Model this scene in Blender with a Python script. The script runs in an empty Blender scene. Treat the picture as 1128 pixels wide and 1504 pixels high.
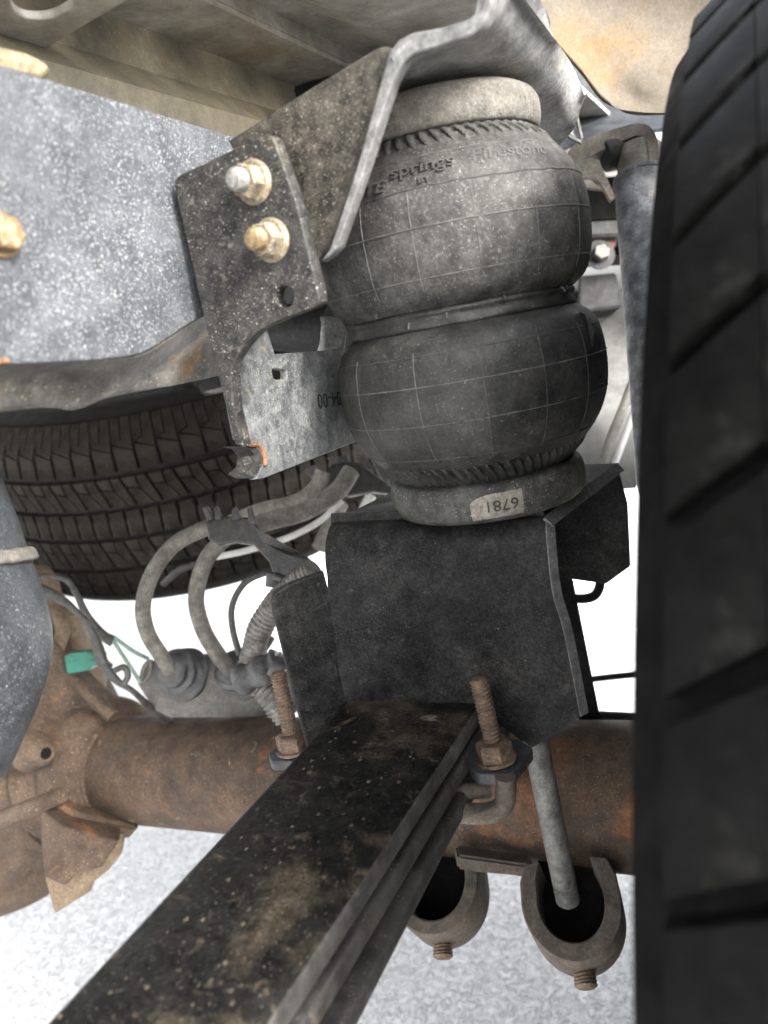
import bpy, math, random
from mathutils import Vector, Matrix, noise
random.seed(7)
SC = bpy.context.scene
COL = SC.collection
R = math.radians

# ------------------------------------------------------------------ camera
FPX = 1130.0
CAMZ = 0.73
_y, _p, _q = R(28), R(13.8), R(8)
_f0 = Vector((-math.sin(_y), math.cos(_y), 0)); _r0 = Vector((math.cos(_y), math.sin(_y), 0)); _z = Vector((0, 0, 1))
CF = _f0 * math.cos(_p) - _z * math.sin(_p)
_u0 = _f0 * math.sin(_p) + _z * math.cos(_p)
CR = _r0 * math.cos(_q) - _u0 * math.sin(_q)
CU = _u0 * math.cos(_q) + _r0 * math.sin(_q)
CC = Vector((0, 0, CAMZ))
cd = bpy.data.cameras.new('camera'); cam = bpy.data.objects.new('camera', cd); COL.objects.link(cam)
cam.matrix_world = Matrix(((CR.x, CU.x, -CF.x, CC.x), (CR.y, CU.y, -CF.y, CC.y), (CR.z, CU.z, -CF.z, CC.z), (0, 0, 0, 1)))
cd.sensor_fit = 'HORIZONTAL'; cd.sensor_width = 36.0; cd.lens = 36.0 * FPX / 1128.0
cd.clip_start = 0.01; cd.clip_end = 900
cd.dof.use_dof = True; cd.dof.focus_distance = 0.51; cd.dof.aperture_fstop = 9.0
SC.camera = cam

# ------------------------------------------------------------------ light
SUN_EL, SUN_AZ = 32, 108         # azimuth measured clockwise from +Y
W = bpy.data.worlds.new('World'); SC.world = W; W.use_nodes = True
nt = W.node_tree; bg = nt.nodes['Background']
sky = nt.nodes.new('ShaderNodeTexSky'); sky.sky_type = 'NISHITA'; sky.sun_disc = False
sky.sun_elevation = R(SUN_EL); sky.sun_rotation = R(SUN_AZ); sky.dust_density = 4.0; sky.ozone_density = 0.6; sky.air_density = 0.8
hs = nt.nodes.new('ShaderNodeHueSaturation'); hs.inputs['Saturation'].default_value = 0.22; nt.links.new(sky.outputs[0], hs.inputs['Color']); nt.links.new(hs.outputs[0], bg.inputs[0]); bg.inputs[1].default_value = 0.15
sl = bpy.data.lights.new('sun', 'SUN'); sl.energy = 1.6; sl.angle = R(12); sl.color = (1.0, 0.96, 0.9)
so = bpy.data.objects.new('sun', sl); COL.objects.link(so)
sd = Vector((math.sin(R(SUN_AZ)) * math.cos(R(SUN_EL)), math.cos(R(SUN_AZ)) * math.cos(R(SUN_EL)), math.sin(R(SUN_EL))))
so.rotation_euler = sd.to_track_quat('Z', 'Y').to_euler()
SC.view_settings.view_transform = 'Standard'; SC.view_settings.look = 'None'
SC.view_settings.exposure = 2.5; SC.view_settings.gamma = 1.0
SC.cycles.max_bounces = 8; SC.cycles.diffuse_bounces = 5; SC.cycles.use_denoising = True

# ------------------------------------------------------------------ picture helpers: pixel of the photograph -> point of the place
def ray(px, py): return CF + (px - 564) / FPX * CR + (752 - py) / FPX * CU
def V(px, py, d): return CC + d * ray(px, py)
def onp(px, py, p0, n):
    r = ray(px, py); return CC + r * ((p0 - CC).dot(n) / r.dot(n))
def onx(px, py, x): return onp(px, py, Vector((x, 0, 0)), Vector((1, 0, 0)))
def ony(px, py, y): return onp(px, py, Vector((0, y, 0)), Vector((0, 1, 0)))
def onz(px, py, z): return onp(px, py, Vector((0, 0, z)), Vector((0, 0, 1)))

# ------------------------------------------------------------------ materials
def mat(name, c1, c2, scale=40, rough=0.6, metal=0.0, speck=None, blotch=(), bump=(300, 0.25), rr=0.15, contrast=(0.35, 0.65), speck2=None, spec=0.5, stretch=None, micro=0.5, mscale=420):
    m = bpy.data.materials.new(name); m.use_nodes = True
    t = m.node_tree; N = t.nodes; L = t.links; b = N['Principled BSDF']
    tc = N.new('ShaderNodeTexCoord'); co = tc.outputs['Object']
    if stretch:
        mp = N.new('ShaderNodeMapping'); mp.inputs['Scale'].default_value = stretch; L.new(co, mp.inputs[0]); co2 = mp.outputs[0]
    else: co2 = co
    def noi(s, det=6, r=0.6, c=None, dist=0.0):
        n = N.new('ShaderNodeTexNoise'); n.inputs['Scale'].default_value = s; n.inputs['Detail'].default_value = det
        n.inputs['Roughness'].default_value = r; n.inputs['Distortion'].default_value = dist
        L.new(c or co, n.inputs['Vector']); return n.outputs['Fac']
    def ramp(f, a, bb, lo=0.0, hi=1.0):
        r = N.new('ShaderNodeMapRange'); r.inputs['From Min'].default_value = a; r.inputs['From Max'].default_value = bb
        r.inputs['To Min'].default_value = lo; r.inputs['To Max'].default_value = hi
        L.new(f, r.inputs['Value']); return r.outputs[0]
    def mul(a, bb):
        x = N.new('ShaderNodeMath'); x.operation = 'MULTIPLY'; L.new(a, x.inputs[0])
        if isinstance(bb, float): x.inputs[1].default_value = bb
        else: L.new(bb, x.inputs[1])
        return x.outputs[0]
    def mix(f, a, bb):
        x = N.new('ShaderNodeMix'); x.data_type = 'RGBA'; L.new(f, x.inputs[0])
        for s, v in ((6, a), (7, bb)):
            if isinstance(v, tuple): x.inputs[s].default_value = (*v, 1)
            else: L.new(v, x.inputs[s])
        return x.outputs[2]
    base = mix(ramp(noi(scale, 8, 0.65, co2), *contrast), c1, c2)
    for (col, s, thr, soft) in blotch:
        base = mix(ramp(noi(s, 6, 0.62, dist=0.6), thr, thr + soft), base, col)
    hgt = noi(bump[0], 5, 0.6, co2)
    mic = mul(ramp(noi(mscale, 4, 0.85), 0.30, 0.70, 1 - micro, 1 + micro), ramp(noi(mscale * 0.28, 3, 0.7), 0.3, 0.7, 1 - micro * 0.5, 1 + micro * 0.5))
    vs_ = N.new('ShaderNodeVectorMath'); vs_.operation = 'SCALE'; L.new(base, vs_.inputs[0]); L.new(mic, vs_.inputs['Scale']); base = vs_.outputs[0]
    for sp in (speck, speck2):
        if sp:
            col, s, size, dens = sp      # colour, cell scale, dot size, share of cells
            wn = N.new('ShaderNodeTexNoise'); wn.inputs['Scale'].default_value = s * 1.1; wn.inputs['Detail'].default_value = 2; L.new(co, wn.inputs['Vector'])
            vm = N.new('ShaderNodeVectorMath'); vm.operation = 'MULTIPLY_ADD'; L.new(wn.outputs['Color'], vm.inputs[0]); vm.inputs[1].default_value = (1.1 / s,) * 3; L.new(co, vm.inputs[2])
            v = N.new('ShaderNodeTexVoronoi'); v.inputs['Scale'].default_value = s; L.new(vm.outputs[0], v.inputs['Vector'])
            dot = ramp(v.outputs['Distance'], size, size * 0.55)
            sx = N.new('ShaderNodeSeparateColor'); L.new(v.outputs['Color'], sx.inputs[0])
            pick = ramp(sx.outputs[0], 1 - dens, 1 - dens * 0.6)
            k = mul(mul(dot, pick), ramp(noi(18, 3), 0.32, 0.6, 0.25, 1.0))
            base = mix(k, base, col)
    L.new(base, b.inputs['Base Color'])
    L.new(ramp(noi(scale * 1.7, 5), 0.3, 0.7, max(0.05, rough - rr), min(1, rough + rr)), b.inputs['Roughness'])
    b.inputs['Metallic'].default_value = metal; b.inputs['Specular IOR Level'].default_value = spec
    bm_ = N.new('ShaderNodeBump'); bm_.inputs['Strength'].default_value = bump[1]; bm_.inputs['Distance'].default_value = 0.001
    L.new(hgt, bm_.inputs['Height']); L.new(bm_.outputs[0], b.inputs['Normal'])
    return m

W1 = (0.62, 0.60, 0.55)
M = {}
M['rail'] = mat('dusty_grey_frame_paint', (0.028, 0.0305, 0.0345), (0.049, 0.0525, 0.058), 45, 0.5, speck=((0.24, 0.244, 0.244), 430, 0.27, 0.6), speck2=((0.2, 0.208, 0.21), 800, 0.40, 0.6), blotch=[((0.07, 0.074, 0.08), 30, 0.5, 0.25), ((0.16, 0.08, 0.03), 13, 0.69, 0.03)], bump=(500, 0.3))
M['railund'] = mat('dusty_underside_paint', (0.03, 0.029, 0.027), (0.10, 0.094, 0.084), 30, 0.5, speck=((0.25, 0.23, 0.18), 500, 0.35, 0.35), blotch=[((0.16, 0.09, 0.035), 14, 0.56, 0.05)], bump=(300, 0.3))
M['plate'] = mat('black_bracket_paint_with_road_dust', (0.010, 0.010, 0.011), (0.036, 0.035, 0.033), 90, 0.5, speck=((0.45, 0.44, 0.4), 620, 0.24, 0.4), speck2=((0.17, 0.155, 0.12), 1300, 0.40, 0.45), bump=(600, 0.4), blotch=[((0.075, 0.07, 0.06), 260, 0.58, 0.08), ((0.055, 0.048, 0.036), 20, 0.58, 0.12)], spec=0.22)
M['gusset'] = mat('brownish_black_bracket_paint', (0.013, 0.0125, 0.0115), (0.055, 0.050, 0.042), 120, 0.5, speck=((0.4, 0.38, 0.33), 900, 0.26, 0.35), speck2=((0.16, 0.13, 0.09), 1400, 0.42, 0.5), bump=(700, 0.4), blotch=[((0.06, 0.054, 0.044), 240, 0.57, 0.08)], spec=0.22)
M['mount'] = mat('grey_dusted_mount_steel', (0.10, 0.10, 0.098), (0.25, 0.25, 0.246), 50, 0.5, speck=((0.42, 0.42, 0.4), 700, 0.28, 0.4), bump=(500, 0.35), blotch=[((0.2, 0.18, 0.14), 20, 0.55, 0.15)])
M['side'] = mat('grey_side_plate_with_scale', (0.035, 0.038, 0.042), (0.11, 0.114, 0.114), 90, 0.45, speck=((0.3, 0.3, 0.29), 900, 0.3, 0.4), bump=(600, 0.4), blotch=[((0.12, 0.125, 0.122), 160, 0.52, 0.16), ((0.12, 0.115, 0.07), 30, 0.62, 0.1)])
M['bare'] = mat('lit_edge_steel', (0.085, 0.085, 0.083), (0.16, 0.16, 0.157), 160, 0.45, bump=(500, 0.3), blotch=[((0.25, 0.13, 0.05), 40, 0.66, 0.05)])  # plate edges: brightness from the light put into a paler steel
M['rustedge'] = mat('orange_rust', (0.07, 0.032, 0.014), (0.17, 0.08, 0.035), 200, 0.85, bump=(500, 0.6))
M['lower'] = mat('black_lower_bracket_paint', (0.007, 0.007, 0.0075), (0.021, 0.0208, 0.0203), 28, 0.48, speck=((0.3, 0.29, 0.27), 420, 0.12, 0.10), speck2=((0.11, 0.1, 0.085), 1500, 0.36, 0.3), bump=(800, 0.25), blotch=[((0.03, 0.028, 0.026), 22, 0.56, 0.12), ((0.035, 0.033, 0.03), 150, 0.62, 0.08)], spec=0.10, micro=0.8)
M['leaf'] = mat('greasy_black_leaf_steel', (0.005, 0.005, 0.005), (0.013, 0.0125, 0.0115), 34, 0.42, speck=((0.07, 0.057, 0.042), 300, 0.24, 0.06), speck2=((0.15, 0.135, 0.11), 900, 0.32, 0.14), blotch=[((0.045, 0.036, 0.026), 17, 0.52, 0.16), ((0.05, 0.04, 0.03), 80, 0.60, 0.10), ((0.10, 0.092, 0.078), 9, 0.645, 0.02)], bump=(160, 0.8), rr=0.2, spec=0.10, micro=0.8)
M['leafside'] = mat('worn_leaf_edge_steel', (0.018, 0.0172, 0.0165), (0.062, 0.058, 0.054), 45, 0.5, bump=(300, 0.4), spec=0.4, blotch=[((0.10, 0.08, 0.06), 26, 0.6, 0.1), ((0.12, 0.115, 0.105), 12, 0.6, 0.12)])
M['leaf2'] = mat('dark_lower_leaf_steel', (0.012, 0.0115, 0.011), (0.038, 0.036, 0.033), 40, 0.45, speck=((0.4, 0.36, 0.3), 700, 0.25, 0.2), blotch=[((0.13, 0.10, 0.07), 18, 0.62, 0.1)], bump=(300, 0.4))
M['rust'] = mat('rusted_axle_steel', (0.024, 0.0152, 0.0097), (0.092, 0.057, 0.034), 22, 0.8, contrast=(0.3, 0.7), blotch=[((0.16, 0.064, 0.022), 15, 0.56, 0.12), ((0.016, 0.012, 0.009), 11, 0.55, 0.12), ((0.17, 0.14, 0.10), 70, 0.64, 0.08)], speck=((0.25, 0.19, 0.13), 700, 0.3, 0.2), bump=(220, 0.6))
M['cast'] = mat('rusted_cast_iron', (0.034, 0.022, 0.015), (0.10, 0.066, 0.042), 18, 0.85, contrast=(0.3, 0.7), blotch=[((0.2, 0.09, 0.033), 13, 0.62, 0.12), ((0.03, 0.02, 0.014), 10, 0.56, 0.12)], speck=((0.4, 0.3, 0.2), 500, 0.3, 0.2), bump=(260, 0.8))
M['castlight'] = mat('tan_cast_iron', (0.10, 0.07, 0.045), (0.19, 0.14, 0.092), 22, 0.8, bump=(260, 0.5))
M['bolt'] = mat('rusted_thread_steel', (0.055, 0.036, 0.025), (0.15, 0.10, 0.065), 120, 0.75, bump=(700, 0.6), speck=((0.4, 0.32, 0.22), 900, 0.3, 0.3))
M['ear'] = mat('blue_grey_clamp_steel', (0.02, 0.021, 0.024), (0.06, 0.062, 0.068), 50, 0.5, bump=(400, 0.4), spec=0.35)
M['cup'] = mat('brown_dusted_steel', (0.05, 0.04, 0.032), (0.115, 0.092, 0.072), 40, 0.8, bump=(500, 0.5), speck=((0.2, 0.17, 0.13), 700, 0.22, 0.15), blotch=[((0.2, 0.12, 0.07), 20, 0.66, 0.08)])
M['zinc'] = mat('yellow_zinc_nut', (0.09, 0.072, 0.047), (0.20, 0.165, 0.11), 170, 0.6, metal=0.1, bump=(900, 0.5), speck=((0.45, 0.41, 0.34), 1400, 0.4, 0.4))
M['boltend'] = mat('grey_bolt_end', (0.12, 0.117, 0.11), (0.25, 0.243, 0.23), 200, 0.5, metal=0.2, bump=(900, 0.4))
M['boltrust'] = mat('tan_rusty_bolt_end', (0.10, 0.062, 0.03), (0.21, 0.15, 0.085), 200, 0.6, metal=0.1, bump=(900, 0.4))
M['bead'] = mat('dusty_crimped_end_plate', (0.055, 0.05, 0.042), (0.12, 0.111, 0.094), 55, 0.8, speck=((0.3, 0.285, 0.25), 1100, 0.3, 0.4), bump=(800, 0.8), blotch=[((0.12, 0.09, 0.065), 22, 0.6, 0.12)])
M['bead2'] = mat('black_crimped_end_plate', (0.018, 0.018, 0.0175), (0.06, 0.059, 0.054), 55, 0.55, speck=((0.6, 0.56, 0.48), 900, 0.25, 0.3), bump=(800, 0.5), blotch=[((0.10, 0.094, 0.08), 24, 0.58, 0.1)], spec=0.3)
M['rubber'] = mat('lit_dusty_air_spring_rubber', (0.022, 0.0215, 0.0205), (0.050, 0.049, 0.046), 60, 0.62, speck=((0.3, 0.29, 0.27), 1100, 0.28, 0.4), bump=(450, 0.5), blotch=[((0.062, 0.06, 0.056), 26, 0.52, 0.2), ((0.10, 0.097, 0.09), 330, 0.6, 0.08)], spec=0.22)  # upper bellow: dust, plus the light falling on it put into the colour
M['rubber2'] = mat('shaded_air_spring_rubber', (0.012, 0.0118, 0.0113), (0.030, 0.0293, 0.0275), 50, 0.5, speck=((0.3, 0.28, 0.26), 1100, 0.22, 0.25), bump=(450, 0.45), blotch=[((0.05, 0.048, 0.044), 14, 0.56, 0.16), ((0.05, 0.048, 0.044), 300, 0.62, 0.08)], spec=0.3)  # lower bellow, hoop and collar: shade put into a darker rubber
M['letter'] = mat('plain_rubber_lettering', (0.03, 0.0295, 0.028), (0.055, 0.054, 0.051), 60, 0.6, bump=(200, 0.05), micro=0.15)
M['grit'] = mat('tan_road_grit', (0.02, 0.017, 0.0125), (0.085, 0.071, 0.053), 260, 0.9, bump=(600, 0.4), spec=0.2)
M['seam'] = mat('pale_mould_seam', (0.035, 0.034, 0.032), (0.085, 0.083, 0.077), 150, 0.6)
M['seam2'] = mat('dark_mould_seam', (0.02, 0.02, 0.02), (0.05, 0.05, 0.047), 150, 0.6)
M['tyre'] = mat('black_tyre_rubber', (0.002, 0.002, 0.002), (0.005, 0.005, 0.005), 30, 0.6, bump=(300, 0.4), blotch=[((0.008, 0.008, 0.0078), 9, 0.56, 0.14)], spec=0.05)
M['tread'] = mat('dusty_tread_rubber', (0.002, 0.002, 0.002), (0.005, 0.005, 0.0048), 18, 0.6, bump=(200, 0.4), blotch=[((0.02, 0.0195, 0.018), 22, 0.54, 0.16)], spec=0.06)
M['spare'] = mat('brown_dusted_spare_rubber', (0.010, 0.009, 0.0075), (0.032, 0.0285, 0.024), 40, 0.85, bump=(260, 0.5), blotch=[((0.045, 0.040, 0.033), 16, 0.58, 0.14)], spec=0.1)
M['spareside'] = mat('brown_dusted_spare_sidewall', (0.06, 0.05, 0.04), (0.1, 0.09, 0.075), 30, 0.85, bump=(260, 0.4))
M['groove'] = mat('dark_tread_groove_rubber', (0.004, 0.0037, 0.0033), (0.008, 0.0073, 0.0063), 40, 0.9, bump=(260, 0.4))
M['bed'] = mat('galvanised_bed_underside', (0.24, 0.226, 0.198), (0.46, 0.445, 0.405), 30, 0.55, speck=((0.6, 0.57, 0.5), 700, 0.25, 0.2), bump=(400, 0.3), blotch=[((0.26, 0.22, 0.155), 8, 0.52, 0.15)], micro=0.2)
M['olive'] = mat('olive_brown_sill', (0.06, 0.054, 0.042), (0.23, 0.205, 0.145), 14, 0.55, speck=((0.5, 0.46, 0.36), 600, 0.25, 0.2), bump=(400, 0.3), blotch=[((0.16, 0.12, 0.07), 15, 0.6, 0.12)], micro=0.2)
M['cream'] = mat('cream_rubber_lip', (0.15, 0.12, 0.07), (0.22, 0.185, 0.12), 30, 0.6, bump=(300, 0.2))
M['liner'] = mat('tan_wheel_house_paint', (0.085, 0.073, 0.057), (0.14, 0.12, 0.096), 9, 0.85, speck=((0.12, 0.108, 0.09), 500, 0.25, 0.2), bump=(300, 0.25), blotch=[((0.15, 0.10, 0.05), 7, 0.54, 0.16)], spec=0.08, micro=0.2)
M['shock'] = mat('scuffed_grey_shock_tube', (0.05, 0.053, 0.058), (0.18, 0.186, 0.19), 60, 0.5, bump=(300, 0.5), contrast=(0.4, 0.7), blotch=[((0.18, 0.15, 0.11), 18, 0.62, 0.08)])
M['strap'] = mat('brown_grey_strap', (0.08, 0.068, 0.053), (0.18, 0.155, 0.125), 40, 0.6, bump=(400, 0.4), blotch=[((0.33, 0.19, 0.08), 20, 0.62, 0.08)])
M['hose'] = mat('dusty_brown_hose', (0.055, 0.05, 0.043), (0.125, 0.116, 0.10), 60, 0.8, bump=(500, 0.4), speck=((0.3, 0.28, 0.24), 900, 0.25, 0.3))
M['palehose'] = mat('pale_dusted_hose', (0.13, 0.123, 0.108), (0.24, 0.23, 0.205), 50, 0.75, bump=(500, 0.3))
M['white'] = mat('white_plastic_tube', (0.6, 0.6, 0.58), (0.75, 0.75, 0.73), 40, 0.4, bump=(300, 0.1), micro=0.15)
M['conduit'] = mat('dusty_corrugated_conduit', (0.06, 0.057, 0.053), (0.19, 0.18, 0.165), 130, 0.75, bump=(500, 0.5))
M['blackp'] = mat('black_moulded_plastic', (0.012, 0.012, 0.012), (0.035, 0.034, 0.032), 60, 0.45, bump=(400, 0.3), speck=((0.35, 0.33, 0.3), 900, 0.22, 0.2))
M['boot'] = mat('dark_rubber_boot', (0.02, 0.02, 0.021), (0.06, 0.06, 0.062), 90, 0.5, bump=(400, 0.6))
M['jplate'] = mat('grey_brown_flat_plate', (0.075, 0.07, 0.063), (0.13, 0.12, 0.108), 25, 0.6, bump=(400, 0.3))
M['wire'] = mat('grey_loom_tape', (0.016, 0.016, 0.016), (0.06, 0.058, 0.054), 80, 0.6, bump=(400, 0.4))
M['greenwire'] = mat('pale_green_wire', (0.09, 0.15, 0.12), (0.15, 0.22, 0.18), 50, 0.5)
M['green'] = mat('green_connector_plastic', (0.0, 0.08, 0.052), (0.003, 0.125, 0.083), 40, 0.35, bump=(300, 0.1), micro=0.1)
M['tank'] = mat('scuffed_grey_black_can', (0.014, 0.016, 0.019), (0.032, 0.035, 0.039), 35, 0.45, speck=((0.2, 0.21, 0.21), 520, 0.26, 0.45), speck2=((0.11, 0.116, 0.12), 1000, 0.42, 0.45), spec=0.25, bump=(300, 0.4))
M['flange'] = mat('dusty_can_seam', (0.055, 0.05, 0.043), (0.115, 0.105, 0.09), 90, 0.7, bump=(500, 0.6))
M['void'] = mat('shade_black', (0.004, 0.004, 0.004), (0.008, 0.008, 0.008), 30, 0.9, bump=(300, 0.3), spec=0.1)  # near black: shade of hollows and beams put into the colour
M['dark'] = mat('shadowed_black_steel', (0.012, 0.012, 0.013), (0.03, 0.03, 0.031), 30, 0.5, bump=(300, 0.3), spec=0.15)
M['rod'] = mat('dull_grey_stud', (0.06, 0.06, 0.058), (0.13, 0.126, 0.118), 60, 0.55, metal=0.15, bump=(500, 0.4), blotch=[((0.17, 0.13, 0.09), 25, 0.62, 0.1)])
M['grey'] = mat('light_grey_steel', (0.035, 0.035, 0.033), (0.08, 0.08, 0.075), 18, 0.6, bump=(200, 0.3))
M['tag'] = mat('tan_paper_tag', (0.13, 0.118, 0.095), (0.23, 0.21, 0.175), 90, 0.8, bump=(700, 0.3), blotch=[((0.12, 0.1, 0.08), 60, 0.64, 0.06)])
M['ink'] = mat('black_ink', (0.008, 0.008, 0.008), (0.02, 0.02, 0.02), 90, 0.7)
M['red'] = mat('faded_red_paint', (0.3, 0.13, 0.1), (0.42, 0.22, 0.18), 60, 0.6)

def ground_mat():
    m = bpy.data.materials.new('pale_packed_snow'); m.use_nodes = True
    t = m.node_tree; N = t.nodes; L = t.links; b = N['Principled BSDF']
    tc = N.new('ShaderNodeTexCoord')
    n1 = N.new('ShaderNodeTexNoise'); n1.inputs['Scale'].default_value = 105; n1.inputs['Detail'].default_value = 5; n1.inputs['Roughness'].default_value = 0.55; n1.inputs['Distortion'].default_value = 1.2
    n2 = N.new('ShaderNodeTexNoise'); n2.inputs['Scale'].default_value = 6; n2.inputs['Detail'].default_value = 6
    for n in (n1, n2): L.new(tc.outputs['Object'], n.inputs['Vector'])
    r = N.new('ShaderNodeMapRange'); r.inputs['From Min'].default_value = 0.38; r.inputs['From Max'].default_value = 0.58; L.new(n1.outputs['Fac'], r.inputs['Value'])
    mx = N.new('ShaderNodeMix'); mx.data_type = 'RGBA'; L.new(r.outputs[0], mx.inputs[0]); mx.inputs[6].default_value = (0.62, 0.622, 0.615, 1); mx.inputs[7].default_value = (0.95, 0.95, 0.94, 1)
    r2 = N.new('ShaderNodeMapRange'); r2.inputs['From Min'].default_value = 0.62; r2.inputs['From Max'].default_value = 0.75; r2.inputs['To Max'].default_value = 0.35; L.new(n2.outputs['Fac'], r2.inputs['Value'])
    m2 = N.new('ShaderNodeMix'); m2.data_type = 'RGBA'; L.new(r2.outputs[0], m2.inputs[0]); L.new(mx.outputs[2], m2.inputs[6]); m2.inputs[7].default_value = (0.5, 0.47, 0.42, 1)
    L.new(m2.outputs[2], b.inputs['Base Color']); b.inputs['Roughness'].default_value = 0.6; b.inputs['Specular IOR Level'].default_value = 0.3
    bp = N.new('ShaderNodeBump'); bp.inputs['Strength'].default_value = 0.9; bp.inputs['Distance'].default_value = 0.02
    L.new(n1.outputs['Fac'], bp.inputs['Height']); L.new(bp.outputs[0], b.inputs['Normal'])
    return m
M['ground'] = ground_mat()

# ------------------------------------------------------------------ object helpers
ORG = {}
def tag(o, label=None, cat=None, group=None, kind=None):
    for k, v in (('label', label), ('category', cat), ('group', group), ('kind', kind)):
        if v: o[k] = v
    return o
def thing(name, label, cat, loc=(0, 0, 0), group=None):
    o = bpy.data.objects.new(name, None); COL.objects.link(o); o.location = loc; o.empty_display_size = 0.02
    ORG[o.name] = Vector(loc); return tag(o, label, cat, group)
def add(name, me, m, parent=None, shift=True, smooth=40):
    """link a world-space mesh as one object"""
    if parent is not None:
        org = ORG[parent.name]
    else:
        if shift and me.vertices:
            c = sum((v.co for v in me.vertices), Vector()) / len(me.vertices)
            org = Vector((c.x, c.y, min(v.co.z for v in me.vertices)))
        else: org = Vector()
    me.transform(Matrix.Translation(-org)); me.name = name
    o = bpy.data.objects.new(name, me); COL.objects.link(o)
    if parent is not None: o.parent = parent
    else: o.location = org
    ORG[o.name] = org
    me.materials.clear(); me.materials.append(M[m] if isinstance(m, str) else m)
    if smooth:
        for p in me.polygons: p.use_smooth = True
        me.set_sharp_from_angle(angle=R(smooth))
    return o
def mesh(vs, fs):
    me = bpy.data.meshes.new('mesh'); me.from_pydata([tuple(v) for v in vs], [], fs); me.update(); return me
def join(mes):
    vs, fs = [], []
    for me in mes:
        k = len(vs); vs += [v.co.copy() for v in me.vertices]; fs += [[i + k for i in p.vertices] for p in me.polygons]
    return mesh(vs, fs)

def rounded(pts):
    """(x, y) or (x, y, radius) corners -> polygon with rounded corners"""
    out = []; n = len(pts)
    for i, p in enumerate(pts):
        if len(p) < 3 or p[2] <= 0: out.append((p[0], p[1])); continue
        a, b = pts[i - 1], pts[(i + 1) % n]; P = Vector(p[:2])
        da = Vector(a[:2]) - P; db = Vector(b[:2]) - P
        r = min(p[2], da.length * 0.49, db.length * 0.49)
        A = P + da.normalized() * r; B = P + db.normalized() * r
        for k in range(7):
            t = k / 6; q = A * (1 - t) ** 2 + P * 2 * t * (1 - t) + B * t * t; out.append((q.x, q.y))
    return out
def plate_mesh(pix, p0, n, thick, holes=(), bevel=0.0006, ripple=0.0):
    """flat plate: outline given in the picture, lying in the plane (p0, n), n towards the viewer; thickness goes away from n"""
    n = n.normalized()
    if (CC - p0).dot(n) < 0: n = -n
    pts = [onp(x, y, p0, n) for x, y in rounded(pix)]
    xa = n.cross(Vector((0, 0, 1)));
    if xa.length < 0.1: xa = n.cross(Vector((0, 1, 0)))
    xa.normalize(); ya = n.cross(xa)
    loops = [[((p - p0).dot(xa), (p - p0).dot(ya)) for p in pts]]
    for h in holes:
        if isinstance(h, list): hp = [onp(x, y, p0, n) for x, y in rounded(h)]; loops.append([((p - p0).dot(xa), (p - p0).dot(ya)) for p in hp])
        else:
            c = onp(h[0], h[1], p0, n); cx, cy = (c - p0).dot(xa), (c - p0).dot(ya)
            loops.append([(cx + h[2] * math.cos(a * math.pi / 16), cy + h[2] * math.sin(a * math.pi / 16)) for a in range(32)])
    cu = bpy.data.curves.new('outline', 'CURVE'); cu.dimensions = '2D'; cu.fill_mode = 'BOTH'
    for lp in loops:
        s = cu.splines.new('POLY'); s.points.add(len(lp) - 1); s.use_cyclic_u = True
        for q, (x, y) in zip(s.points, lp): q.co = (x, y, 0, 1)
    cu.extrude = thick / 2 - bevel; cu.bevel_depth = bevel; cu.offset = -bevel; cu.bevel_resolution = 2
    o = bpy.data.objects.new('outline', cu); COL.objects.link(o)
    dg = bpy.context.evaluated_depsgraph_get(); dg.update()
    me = bpy.data.meshes.new_from_object(o.evaluated_get(dg))
    bpy.data.objects.remove(o); bpy.data.curves.remove(cu)
    c = p0 - n * thick / 2
    me.transform(Matrix(((xa.x, ya.x, n.x, c.x), (xa.y, ya.y, n.y, c.y), (xa.z, ya.z, n.z, c.z), (0, 0, 0, 1))))
    return me
def plate(name, pix, p0, n, thick, m, parent=None, holes=(), bevel=0.0006):
    return add(name, plate_mesh(pix, p0, n, thick, holes, bevel), m, parent)

def spline(pts, k=8):
    pts = [Vector(p) for p in pts]; P = [pts[0] * 2 - pts[1]] + pts + [pts[-1] * 2 - pts[-2]]; out = []
    for i in range(1, len(P) - 2):
        for j in range(k):
            t = j / k; a, b, c, d = P[i - 1:i + 3]
            out.append(0.5 * ((2 * b) + (c - a) * t + (2 * a - 5 * b + 4 * c - d) * t * t + (3 * b - a - 3 * c + d) * t ** 3))
    out.append(pts[-1]); return out
def tube_mesh(pts, r, seg=14, rf=None, k=8, smooth=True, flat=None):
    pts = spline(pts, k) if smooth else [Vector(p) for p in pts]
    n = len(pts); T = [(pts[min(i + 1, n - 1)] - pts[max(i - 1, 0)]).normalized() for i in range(n)]
    u = T[0].orthogonal().normalized(); vs = []; fs = []; s = 0
    for i in range(n):
        if i: s += (pts[i] - pts[i - 1]).length
        u = (u - T[i] * u.dot(T[i])).normalized(); w = T[i].cross(u)
        rr = r if rf is None else rf(i / (n - 1), s)
        for j in range(seg):
            a = 2 * math.pi * j / seg; vs.append(pts[i] + u * rr * math.cos(a) + w * rr * math.sin(a) * (flat or 1))
    for i in range(n - 1):
        for j in range(seg): fs.append((i * seg + j, i * seg + (j + 1) % seg, (i + 1) * seg + (j + 1) % seg, (i + 1) * seg + j))
    fs.append(tuple(range(seg))[::-1]); fs.append(tuple((n - 1) * seg + j for j in range(seg)))
    return mesh(vs, fs)
def tube(name, pts, r, m, parent=None, **kw): return add(name, tube_mesh(pts, r, **kw), m, parent)
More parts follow.
